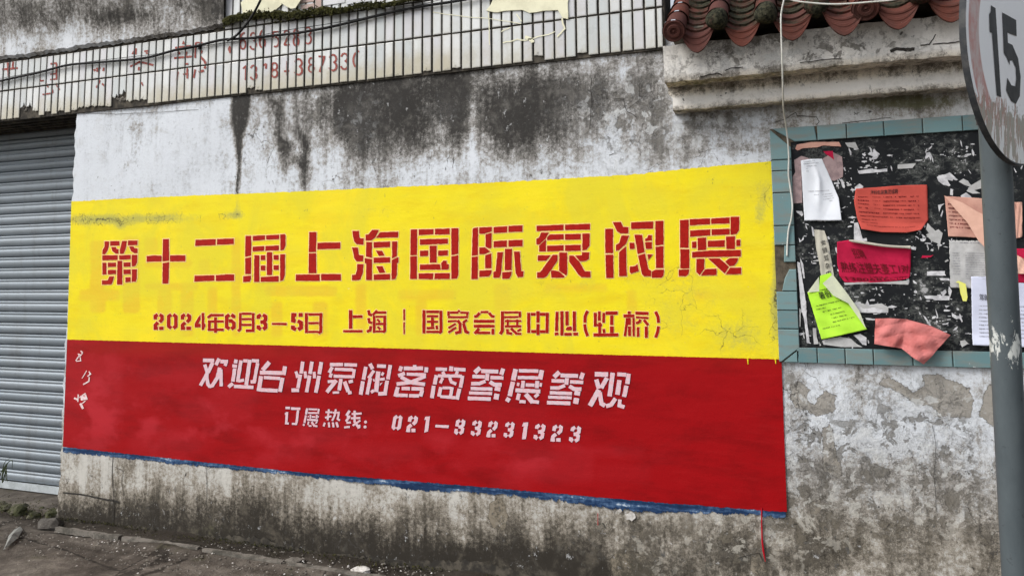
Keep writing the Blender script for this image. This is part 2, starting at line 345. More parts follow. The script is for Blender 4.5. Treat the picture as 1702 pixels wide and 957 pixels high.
def mat_ground():
    t = NT('dirty concrete ground'); P = t.pos
    a = t.noise(P, 1.3, 7, .62, .4); b = t.noise(P, 9, 8, .7); f = t.noise(P, 70, 5, .75)
    c = t.ramp(t.add(t.mul(a, .5), t.mul(b, .5)), [(0.36, (0.036, 0.031, 0.026)), (0.48, (0.088, 0.076, 0.064)), (0.60, (0.170, 0.150, 0.128))])
    c = t.mix(t.mul(t.step(f, .45, .7), .5), c, (0.045, 0.036, 0.028))
    c = t.mix(t.mul(t.step(t.noise(P, 3, 6, .7), .55, .7), .5), c, (0.06, 0.058, 0.028))
    c = t.mix(t.mul(t.attr('dark_bands'), .85), c, (0.018, 0.014, 0.010))
    c = t.mix(t.step(t.noise(P, 38, 3, .6), .735, .75), c, (0.36, 0.33, 0.29))
    cr = t.voro(t.sc(P, 1, 1, 1), 1.1); c = t.mix(t.mul(t.step(t.add(cr, t.mul(t.sub(b, .5), .06)), .014, .002), .8), c, (0.02, 0.017, 0.014))
    t.col(c); t.rough(.9); t.bump(t.add(t.mul(a, .8), t.mul(b, .6), t.mul(f, .3)), .9, .02); return t.m
M_ground = mat_ground()
M_stone = mat_simple('grey brown rubble stone', (0.17, 0.155, 0.135), .9, (0.07, 0.065, 0.055), 12, .01)
M_stonemoss = mat_simple('mossy stone', (0.055, 0.058, 0.030), .95, (0.10, 0.092, 0.07), 14, .01)
M_grey_rubble = mat_simple('dark rubble stone', (0.10, 0.092, 0.082), .95, (0.05, 0.045, 0.04), 16, .012)
M_chip = mat_simple('white plaster chip', (0.60, 0.58, 0.55), .9, (0.34, 0.32, 0.29), 18, .004)
M_cloth = mat_simple('dusty grey rag', (0.21, 0.215, 0.20), .9, (0.12, 0.12, 0.11), 20, .004)
M_moss = mat_simple('dark moss', (0.020, 0.020, 0.008), 1.0, (0.062, 0.060, 0.018), 30, .02)
M_weed = mat_simple('dull green weed', (0.045, 0.06, 0.03), .7, (0.07, 0.075, 0.04), 20, .001)
M_crack = mat_simple('dark crack', (0.030, 0.028, 0.025), 1.0, (0.06, 0.055, 0.05), 30, .001)
M_drip = mat_simple('red paint run', (0.42, 0.008, 0.02), .5, (0.33, 0.006, 0.015), 20, .001)
M_bare = mat_simple('exposed brown mortar', (0.115, 0.095, 0.07), .95, (0.05, 0.043, 0.033), 24, .006)

# ------------------------------------------------------------------ object helpers
def tag(o, label=None, cat=None, group=None, kind=None):
    if label: o['label'] = label
    if cat: o['category'] = cat
    if group: o['group'] = group
    if kind: o['kind'] = kind
    return o
def thing(name, label, cat, loc=(0, 0, 0), group=None):
    o = bpy.data.objects.new(name, None); C.objects.link(o); o.location = loc; o.empty_display_size = .05
    return tag(o, label, cat, group)
def mk(name, verts, faces, mat, parent=None, smooth=False, attrs=None):
    me = bpy.data.meshes.new(name); me.from_pydata([tuple(map(float, v)) for v in verts], [], [tuple(map(int, f)) for f in faces]); me.update()
    return link(name, me, mat, parent, smooth, attrs)
def link(name, me, mat, parent=None, smooth=False, attrs=None):
    if mat and not me.materials: me.materials.append(mat)
    if attrs:
        for k, v in attrs.items():
            a = me.attributes.new(k, 'FLOAT', 'POINT'); a.data.foreach_set('value', np.asarray(v, dtype=np.float32).ravel())
    if smooth:
        me.polygons.foreach_set('use_smooth', [True]*len(me.polygons))
        if len(me.polygons) < 20000: me.set_sharp_from_angle(angle=math.radians(32))
    o = bpy.data.objects.new(name, me); C.objects.link(o)
    if parent is not None:
        o.parent = parent
        L = parent.location
        q = parent
        off = Vector((0, 0, 0))
        while q is not None: off += q.location; q = q.parent
        o.location = -off
    return o
class Q:
    def __init__(s): s.v = []; s.f = []
    def add(s, v, f):
        n = len(s.v); s.v += [tuple(map(float, x)) for x in v]; s.f += [tuple(i+n for i in q) for q in f]
    def box(s, a, b):
        (x0, y0, z0), (x1, y1, z1) = a, b
        s.add([(x0, y0, z0), (x1, y0, z0), (x1, y1, z0), (x0, y1, z0), (x0, y0, z1), (x1, y0, z1), (x1, y1, z1), (x0, y1, z1)],
              [(0, 3, 2, 1), (4, 5, 6, 7), (0, 1, 5, 4), (1, 2, 6, 5), (2, 3, 7, 6), (3, 0, 4, 7)])
    def poly(s, pts):
        pts = [Vector(tuple(map(float, p))) for p in pts]
        s.add(pts, tessellate_polygon([pts]))
    def tube(s, pts, r, n=8, cap=True):
        pts = [Vector(tuple(map(float, p))) for p in pts]; m = len(pts); rr = r if hasattr(r, '__len__') else [r]*m
        up = Vector((0.13, 0.21, 0.97)); vs = []
        for i, p in enumerate(pts):
            t = (pts[min(i+1, m-1)]-pts[max(i-1, 0)]).normalized()
            a = t.cross(up)
            if a.length < .05: a = t.cross(Vector((1, 0, 0)))
            a.normalize(); b = t.cross(a)
            vs += [p+(a*math.cos(2*math.pi*k/n)+b*math.sin(2*math.pi*k/n))*rr[i] for k in range(n)]
        fs = [(i*n+k, i*n+(k+1) % n, (i+1)*n+(k+1) % n, (i+1)*n+k) for i in range(m-1) for k in range(n)]
        if cap: fs += [tuple(range(n-1, -1, -1)), tuple((m-1)*n+k for k in range(n))]
        s.add(vs, fs)
    def mk(s, name, mat, parent=None, smooth=False, attrs=None): return mk(name, s.v, s.f, mat, parent, smooth, attrs)
def cr(pts, n=6):
    """Catmull-Rom through points"""
    P = [np.array(p, float) for p in pts]; P = [2*P[0]-P[1]]+P+[2*P[-1]-P[-2]]; out = []
    for i in range(1, len(P)-2):
        for k in range(n):
            t = k/n; a, b, c, d = P[i-1:i+3]
            out.append(.5*((2*b)+(-a+c)*t+(2*a-5*b+4*c-d)*t*t+(-a+3*b-3*c+d)*t**3))
    out.append(P[-2]); return out
def pairs(l): return [(l[i], l[i+1]) for i in range(0, len(l), 2)]
def rough_poly(p, seg=4.0, jit=.35):
    out = []
    for i in range(len(p)):
        a = np.array(p[i], float); b = np.array(p[(i+1) % len(p)], float); L = np.linalg.norm(b-a)
        n = max(1, int(L/seg)); out.append(a)
        for k in range(1, n): out.append(a+(b-a)*k/n+RNG.uniform(-jit, jit, 2))
    return out
def offset_poly(p, d):
    P = [np.array(q, float) for q in p]; n = len(P)
    area = sum(P[i][0]*P[(i+1) % n][1]-P[(i+1) % n][0]*P[i][1] for i in range(n)); sg = 1 if area > 0 else -1
    out = []
    for i in range(n):
        a = P[i]-P[i-1]; b = P[(i+1) % n]-P[i]
        a = a/(np.linalg.norm(a)+1e-9); b = b/(np.linalg.norm(b)+1e-9)
        na = np.array([a[1], -a[0]])*sg; nb = np.array([b[1], -b[0]])*sg
        m = na+nb; L = np.linalg.norm(m)
        if L < .3: m = na; k = 1
        else: m = m/L; k = min(1.6, 1/max(.3, np.dot(m, na)))
        out.append(P[i]+m*d*k)
    return out
def ribbon(pts, w):
    """flat stroke of width w along 2-D points, as one closed outline"""
    P = [np.array(p, float) for p in pts]; n = len(P); L = []; Rr = []
    for i in range(n):
        ts = []
        if i > 0: ts.append((P[i]-P[i-1])/(np.linalg.norm(P[i]-P[i-1])+1e-9))
        if i < n-1: ts.append((P[i+1]-P[i])/(np.linalg.norm(P[i+1]-P[i])+1e-9))
        t = sum(ts); t = t/(np.linalg.norm(t)+1e-9); nn = np.array([-t[1], t[0]])
        k = 1/max(.55, abs(np.dot(t, ts[0])))
        L.append(P[i]+nn*w/2*k); Rr.append(P[i]-nn*w/2*k)
    return L+Rr[::-1]

def field(px, py, blobs):
    s = np.zeros_like(px)
    for (x, y, rx, ry, v) in blobs: s += v*np.exp(-((px-x)/rx)**2-((py-y)/ry)**2)
    return s
def rects(px, py, rs, soft=4.0):
    s = np.zeros_like(px)
    for (x0, y0, x1, y1, v) in rs:
        a = 1/(1+np.exp(-(px-x0)/soft)); b = 1/(1+np.exp((px-x1)/soft)); c = 1/(1+np.exp(-(py-y0)/soft)); d = 1/(1+np.exp((py-y1)/soft))
        s = np.maximum(s, v*a*b*c*d)
    return s
def vgrid(n, x0, x1, z0, z1, y, step, fz=None):
    nx = max(2, int((x1-x0)/step)+1); nz = max(2, int((z1-z0)/step)+1)
    X, Z = np.meshgrid(np.linspace(x0, x1, nx), np.linspace(z0, z1, nz))
    V = np.stack([X, np.full_like(X, y), Z], -1).reshape(-1, 3)
    i = np.arange(nx*nz).reshape(nz, nx)
    Fc = np.stack([i[:-1, :-1], i[:-1, 1:], i[1:, 1:], i[1:, :-1]], -1).reshape(-1, 4)
    return V, Fc
def gridfaces(nz, nx):
    i = np.arange(nx*nz).reshape(nz, nx)
    return np.stack([i[:-1, :-1], i[:-1, 1:], i[1:, 1:], i[1:, :-1]], -1).reshape(-1, 4)
def sm(x, a, b):
    t = np.clip((x-a)/(b-a), 0, 1); return t*t*(3-2*t)

# ================================================================== GROUND
def ground():
    xs = np.concatenate([np.linspace(-60, -9, 14), np.linspace(-8.8, 3, 296), np.linspace(3.5, 60, 14)])
    ys = np.concatenate([np.linspace(-60, -4.5, 14), np.linspace(-4.3, 0.03, 110)])
    X, Y = np.meshgrid(xs, ys)
    Z = np.zeros_like(X)
    for k in range(26):
        fx, fy = RNG.uniform(-9, 9, 2); Z += .006/(1+.2*math.hypot(fx, fy))*np.sin(fx*X+fy*Y+RNG.uniform(0, 6.3))
    bed = np.exp(-((Y+.10-.03*np.sin(3*X)-.02*np.sin(11*X))/.05)**2)
    Z += .022*sm(Y, -.42, -.02)*(np.abs(X) < 12)          # earth heaped against the wall
    edge = np.exp(-((Y+.24+.012*np.sin(5*X))/.022)**2); Z += .016*edge*(np.abs(X) < 12)
    Z -= .022*bed*(X > -5.2)*(np.abs(X) < 12)
    Z *= np.where(np.abs(X) > 9, 0, 1)
    dark_bands = np.exp(-((Y+.04)/.12)**2)*.95+.45*np.exp(-((Y+.33+.03*np.sin(4*X))/.03)**2)  # ground colour darker along the wall foot and a thin line farther out
    mk('ground', np.stack([X, Y, Z], -1).reshape(-1, 3), gridfaces(len(ys), len(xs)), M_ground, smooth=True, attrs={'dark_bands': dark_bands.ravel()})['kind'] = 'structure'
ground()

# ================================================================== WALL
XL = W(120, 335)[0]                    # free left end of the wall
ZTB = CAMH+1.330                       # foot of the tile band
wall = thing('plastered_wall', 'old limewashed street wall with black mould streaks, painted with a yellow and red advertisement', 'wall', (XL, 0, 0))
blot = [(440, 200, 25, 70, .2), (480, 215, 22, 80, .25), (560, 215, 60, 90, .32),
        (620, 180, 60, 80, .40), (680, 205, 55, 85, .46), (750, 180, 50, 80, .38), (840, 195, 65, 75, .56), (900, 200, 45, 75, .42), (960, 190, 55, 70, .26), (520, 175, 50, 40, .25), (740, 140, 260, 30, .18),
        (1010, 170, 60, 45, .20), (1080, 150, 35, 55, .30), (1110, 250, 60, 40, .16), (1200, 215, 60, 30, .18), (1250, 260, 40, 30, .15),
        (785, 215, 7, 75, -.5), (570, 130+120, 30, 35, -.22), (1010, 220, 25, 45, -.20), (700, 280, 60, 18, -.15), (820, 285, 60, 14, -.18), (1060, 270, 90, 20, -.15),
        # under the panel
        (160, 860, 70, 34, .42), (300, 850, 110, 30, .30), (330, 900, 110, 22, .35), (430, 855, 45, 50, .38), (560, 900, 140, 30, .42), (520, 810, 40, 30, -.05),
        (700, 930, 160, 34, .42), (880, 930, 120, 40, .42), (1000, 950, 160, 36, .38), (1090, 880, 60, 30, .34), (1220, 920, 60, 30, .28), (620, 860, 200, 20, .12),
        (230, 790, 130, 20, -.06), (660, 800, 90, 18, -.05), (1180, 930, 60, 30, .2),
        # right of the panel
        (1350, 800, 60, 60, .12), (1400, 890, 140, 50, .16), (1560, 880, 110, 70, .22), (1330, 930, 90, 40, .24), (1600, 800, 50, 70, .20), (1450, 780, 80, 22, .22),
        (1480, 730, 120, 30, -.25), (1380, 700, 50, 40, -.12), (1440, 780, 40, 40, -.06), (1340, 760, 20, 90, .16), (1320, 660, 18, 60, .12),
        (1480, 172, 120, 16, .35), (1230, 245, 50, 12, .30), (1140, 250, 12, 40, .2), (1090, 230, 22, 60, .2), (1290, 200, 60, 20, .15)]
peel = [(1545, 665, 70, 26, .55), (1360, 665, 34, 20, .42), (1440, 655, 30, 16, .18), (830, 850, 16, 34, .62), (420, 790, 10, 6, .2), (1120, 935, 55, 20, .40),
        (1080, 845, 40, 20, .24), (1200, 860, 50, 20, .22), (1240, 925, 40, 22, .25), (1500, 820, 120, 50, .15), (1400, 900, 120, 40, .15), (1590, 900, 90, 60, .15),
        (250, 200, 40, 12, .05), (1150, 190, 70, 40, .10), (1360, 190, 70, 14, .25), (1520, 180, 90, 14, .25), (1380, 780, 60, 25, .2), (760, 815, 24, 12, .3)]
mossb = [(1230, 250, 70, 30, .35), (430, 790, 80, 30, .12), (1500, 168, 120, 18, .9), (1350, 180, 70, 12, .4), (360, 880, 60, 22, .3), (1540, 760, 60, 20, .22), (560, 830, 30, 26, .2), (760, 850, 40, 40, .2), (230, 905, 80, 14, .35)]
def poly_sd(px, py, poly):
    """signed distance in photo pixels, positive inside"""
    P = np.array(poly, float); n = len(P); out = np.full(px.shape, -99.0)
    m = (px > P[:, 0].min()-25) & (px < P[:, 0].max()+25) & (py > P[:, 1].min()-25) & (py < P[:, 1].max()+25)
    x, y = px[m], py[m]; d = np.full(x.shape, 1e9); ins = np.zeros(x.shape, bool)
    for i in range(n):
        a, b = P[i], P[(i+1) % n]; e = b-a; t = np.clip(((x-a[0])*e[0]+(y-a[1])*e[1])/(e@e), 0, 1)
        d = np.minimum(d, np.hypot(x-a[0]-t*e[0], y-a[1]-t*e[1]))
        c = ((a[1] > y) != (b[1] > y)) & (x < (b[0]-a[0])*(y-a[1])/(b[1]-a[1]+1e-12)+a[0]); ins ^= c
    out[m] = np.where(ins, d, -d); return out
bare = [[(1462, 636), (1475, 628), (1492, 634), (1520, 655), (1540, 640), (1530, 620), (1560, 622), (1590, 635), (1610, 645), (1617, 668), (1612, 692), (1590, 694), (1575, 688), (1562, 690), (1545, 672), (1525, 668), (1500, 655), (1480, 646)],
        [(1316, 642), (1330, 634), (1344, 648), (1340, 662), (1352, 672), (1372, 652), (1388, 660), (1391, 680), (1372, 690), (1340, 684), (1322, 672)],
        [(816, 836), (828, 828), (838, 845), (842, 862), (838, 880), (820, 876), (812, 858)], [(1052, 915), (1072, 925), (1090, 940), (1094, 970), (1020, 970), (1010, 930), (1030, 910)],
        [(1245, 930), (1262, 918), (1275, 934), (1278, 950), (1262, 957), (1248, 948)], [(1345, 838), (1360, 832), (1364, 846), (1352, 856)], [(1628, 690), (1642, 640), (1700, 630), (1700, 720), (1655, 712)],
        [(1216, 935), (1228, 908), (1240, 922), (1232, 940)], [(1366, 720), (1378, 705), (1386, 738), (1396, 790), (1372, 780)]]
black = [([(388, 158), (415, 158), (412, 200), (403, 230), (399, 290), (397, 322), (393, 322), (394, 270), (388, 220), (383, 185)], .95), ([(447, 160), (468, 165), (470, 228), (480, 240), (470, 275), (462, 242), (450, 205)], .6),
         ([(495, 215), (512, 235), (516, 280), (508, 314), (498, 300), (492, 268), (502, 250)], .75), ([(466, 235), (484, 240), (488, 262), (476, 300), (470, 290), (474, 262)], .5), ([(550, 155), (612, 148), (624, 225), (604, 262), (590, 200), (576, 190), (562, 235)], .3),
         ([(584, 240), (596, 245), (592, 310), (586, 312)], .35), ([(660, 170), (700, 150), (704, 240), (690, 250), (676, 215)], .25), ([(748, 150), (778, 140), (780, 220), (758, 270), (744, 210)], .25), ([(800, 165), (870, 150), (880, 240), (850, 265), (822, 240)], .25),
         ([(216, 210), (222, 190), (226, 200), (226, 270), (219, 290)], .30), ([(985, 125), (998, 120), (1000, 200), (992, 230), (984, 180)], .4), ([(768, 290), (800, 278), (796, 300), (775, 300)], .4), ([(700, 298), (730, 292), (735, 300), (705, 304)], .3)]
def wall_attrs(V):
    px, py = proj(V); z = V[:, 2]; x = V[:, 0]
    st = .20+field(px, py, blot)
    left = 1-sm(px, 330, 420)
    st += -.10*left*sm(z, 2.2, 2.5)
    st += .16*sm(x, -3.2, -2.2)*sm(z, 2.55, 2.9)                    # mould under the tiles
    st += .10*np.exp(-((z-ZTB)/.05)**2)
    low = 1-sm(z, .05, .75)
    st += .11*(z < .95)*(px < 1302)*(1-.5*sm(-px, -330, -120))+.22*low*(1-.5*sm(px, 1150, 1400))+.28*np.exp(-(z/.12)**2)
    st += np.where(px > 1302, .17, 0)*sm(1.0-z, -.5, .3)
    # dark whitewash line and pale strips on the pier at the left end
    pier = (px < 188)*(z < .85)
    pil = 1-sm(np.abs(px-np.where(px < 150, 137, 174)), 4, 9)
    st -= pier*.22*pil*sm(z, .12, .3)
    for pl_, v_ in black: st += v_*(np.clip(.5+poly_sd(px, py, pl_)/8, 0, 1) if v_ > .9 else .9*np.clip(.5+poly_sd(px, py, pl_)/(16 if v_ > .45 else 34), 0, 1))
    bp = np.zeros_like(px)
    for pl_ in bare: bp = np.maximum(bp, np.clip(.62+poly_sd(px, py, pl_)*.07, 0, 1.25))
    pe = bp+field(px, py, [(a, b, c, d, e*.25) for a, b, c, d, e in peel])-.02+np.where(px > 1302, .10, 0)*(1-sm(z, .9, 1.6))
    fl = .12+field(px, py, [(1480, 800, 190, 120, .75), (1330, 760, 30, 140, .4), (1560, 690, 100, 60, .25), (1040, 190, 90, 70, .42), (1190, 215, 80, 40, .35), (1100, 900, 90, 60, .35), (1230, 900, 70, 40, .45), (700, 180, 300, 40, .08), (1400, 185, 200, 20, .3)])
    dm = np.clip(1.05-sm(z, .35, 1.05), 0, 1)*.85+.45*np.where(px > 1290, 1, 0)*(z > 1.9)
    ms = field(px, py, mossb)+.10*low
    return {'stain': st, 'peel': pe, 'damp': dm, 'moss': ms, 'flake': fl}
V, Fc = vgrid(0, XL, 4.2, -.25, CAMH+2.3, 0, .011)
V[:, 0] = np.where(V[:, 0] < XL+.001, XL+.006*np.sin(V[:, 2]*23)+.004*np.sin(V[:, 2]*61), V[:, 0])
for k in range(30):                                                 # gentle hand-trowelled unevenness
    fx, fz = RNG.uniform(-7, 7, 2); V[:, 1] += .0009*np.sin(fx*V[:, 0]+fz*V[:, 2]+RNG.uniform(0, 6.3))
V[:, 1] = np.clip(V[:, 1], -.0035, .01)+.0
V[:, 1] += .0035
Fc = Fc[~((V[Fc].mean(1)[:, 0] > -.56) & (V[Fc].mean(1)[:, 2] > 3.30))]
mk('plaster_face', V, Fc, M_plaster, wall, True, wall_attrs(V))
q = Q(); q.box((XL+.012, .035, -.25), (4.2, .30, 3.28)); q.box((XL+.012, .035, 3.283), (-.57, .30, CAMH+2.3)); q.mk('wall_core', M_grout, wall)
# ---- painted panels
def panel(name, top, bot, left, right, y, mat, parent, step=.012, attrs=None, esc=.02):
    """sheet of paint between traced edges given as photo polylines"""
    def edge(pl):
        A = np.array([W(*p)[[0, 2]] for p in pl]); return A
    T, B = edge(top), edge(bot)
    x0 = min(T[0][0], B[0][0]); x1 = max(T[-1][0], B[-1][0])
    nx = int((x1-x0)/step)+1; zz = (T[:, 1].mean()-B[:, 1].mean()); nz = max(6, int(zz/.02)+1)
    S, Tt = np.meshgrid(np.linspace(0, 1, nx), np.linspace(0, 1, nz))
    pad = esc
    xt = T[0][0]+(T[-1][0]-T[0][0])*S; xb = B[0][0]+(B[-1][0]-B[0][0])*S
    Xc = xb+(xt-xb)*Tt
    zt = np.interp(Xc, T[:, 0], T[:, 1])+pad; zb = np.interp(Xc, B[:, 0], B[:, 1])-pad
    Zc = zb+(zt-zb)*Tt
    dT = (zt-pad-Zc)/.01; dB = (Zc-zb-pad)/.01
    dL = (Xc-(xb[0, 0]+(xt[0, 0]-xb[0, 0])*Tt))/.01+(0 if right[0] is None else left[0]); dR = ((xb[0, -1]+(xt[0, -1]-xb[0, -1])*Tt)-Xc)/.01+right[1]
    e = np.minimum(np.minimum(dT*left[1], dB*left[2]), np.minimum(dL, dR*right[0]))
    Vv = np.stack([Xc, np.full_like(Xc, -y), Zc], -1).reshape(-1, 3)
    at = {'edge': np.clip(e, -4, 4).ravel()}
    px, py = proj(Vv)
    for k, fn in (attrs or {}).items(): at[k] = fn(px, py)
    return mk(name, Vv, gridfaces(nz, nx), mat, parent, True, at)
ghosts = [(150, 400, 175, 520, .5), (205, 395, 232, 520, .6), (240, 395, 262, 420, .5), (240, 470, 330, 482, .5), (262, 480, 285, 550, .55), (300, 480, 322, 560, .5), (345, 475, 362, 555, .45), (385, 395, 400, 560, .5),
          (440, 475, 560, 492, .55), (450, 500, 470, 560, .45), (520, 500, 545, 560, .45), (590, 470, 610, 560, .4), (660, 480, 760, 500, .4), (690, 480, 710, 560, .4), (820, 470, 850, 545, .35), (905, 470, 1010, 486, .35),
          (240, 430, 320, 445, .5), (130, 480, 200, 500, .45), (330, 430, 350, 470, .4), (1040, 480, 1060, 560, .35), (1150, 480, 1260, 500, .3)]
ydirt = [(190, 365, 70, 10, .75), (285, 362, 60, 9, .6), (380, 358, 18, 7, .5), (395, 358, 14, 7, .45), (200, 377, 10, 8, .6), (630, 350, 40, 14, .3), (1010, 430, 300, 90, .12), (860, 480, 200, 30, .15), (140, 365, 30, 10, .4), (360, 345, 140, 8, .15), (1270, 330, 18, 30, .45), (1262, 360, 10, 18, .4), (520, 470, 200, 40, .10), (1290, 500, 10, 70, .75),
         (1292, 400, 8, 60, .6), (1150, 500, 120, 60, .12), (1225, 560, 60, 40, .45), (395, 335, 5, 22, .5), (1120, 470, 60, 60, .16), (1100, 545, 60, 20, .2), (700, 380, 160, 30, .06), (480, 500, 60, 40, .18), (240, 520, 90, 30, .12), (1170, 300, 120, 12, .25), (960, 320, 160, 9, .15)]
prng = random.Random(44)
ypat = [(x0, y0, x0+prng.uniform(12, 60), y0+prng.uniform(10, 60), prng.uniform(.25, .8)) for x0, y0 in [(prng.uniform(115, 1240), prng.uniform(300, 560)) for _ in range(90)]]
rpat = [(100, 592, 205, 680, .55), (104, 678, 150, 742, .3), (845, 745, 988, 800, .5), (988, 770, 1080, 800, .25), (560, 735, 700, 765, .35), (300, 660, 420, 700, .35)]+[(x0, y0, x0+prng.uniform(30, 120), y0+prng.uniform(12, 40), prng.uniform(.1, .45)) for x0, y0 in [(prng.uniform(105, 1000), prng.uniform(590, 780)) for _ in range(34)]]
yel = panel('yellow_panel', [(119, 335), (250, 328), (480, 319), (700, 309), (870, 301), (1040, 291), (1160, 279), (1285, 268)],
            [(112, 566), (400, 574), (700, 582), (1000, 591), (1299, 599)], (3, .8, 3), (.8, .4), .0025, M_yellow, wall,
            attrs={'patch': lambda x, y: rects(x, y, ypat, 2.5), 'ghost': lambda x, y: rects(x, y, ghosts, 2.0), 'dirt': lambda x, y: field(x, y, ydirt)})
redp = panel('red_panel', [(112, 564), (400, 572), (700, 580), (1000, 589), (1299, 597)],
             [(105, 742), (300, 763), (520, 786), (700, 800), (900, 817), (1080, 833), (1200, 842), (1308, 850)], (3, 3, .8), (.9, .6), .0030, M_red, wall,
             attrs={'patch': lambda x, y: rects(x, y, rpat, 3.0), 'fade': lambda x, y: np.clip(field(x, y, [(150, 660, 70, 90, .9), (300, 700, 140, 50, .8), (420, 640, 80, 60, .5), (560, 740, 200, 40, .6), (860, 760, 160, 30, .8), (620, 600, 80, 30, .4)]), 0, 1),
                    'dirt': lambda x, y: np.clip(field(x, y, [(250, 578, 160, 12, .9), (420, 585, 100, 10, .6), (1230, 600, 120, 12, .4), (700, 592, 200, 8, .3)]), 0, 1)})
panel('blue_stripe', [(105, 741), (300, 761), (520, 784), (700, 799), (900, 816), (1080, 832), (1200, 841), (1306, 848)],
      [(105, 750), (200, 759), (300, 770), (395, 779), (520, 792), (640, 804), (705, 816), (760, 814), (900, 827), (1000, 841), (1090, 851), (1200, 851), (1306, 859)],
      (2, 3, 1.2), (1, 1), .0018, M_blue, wall, esc=.03)

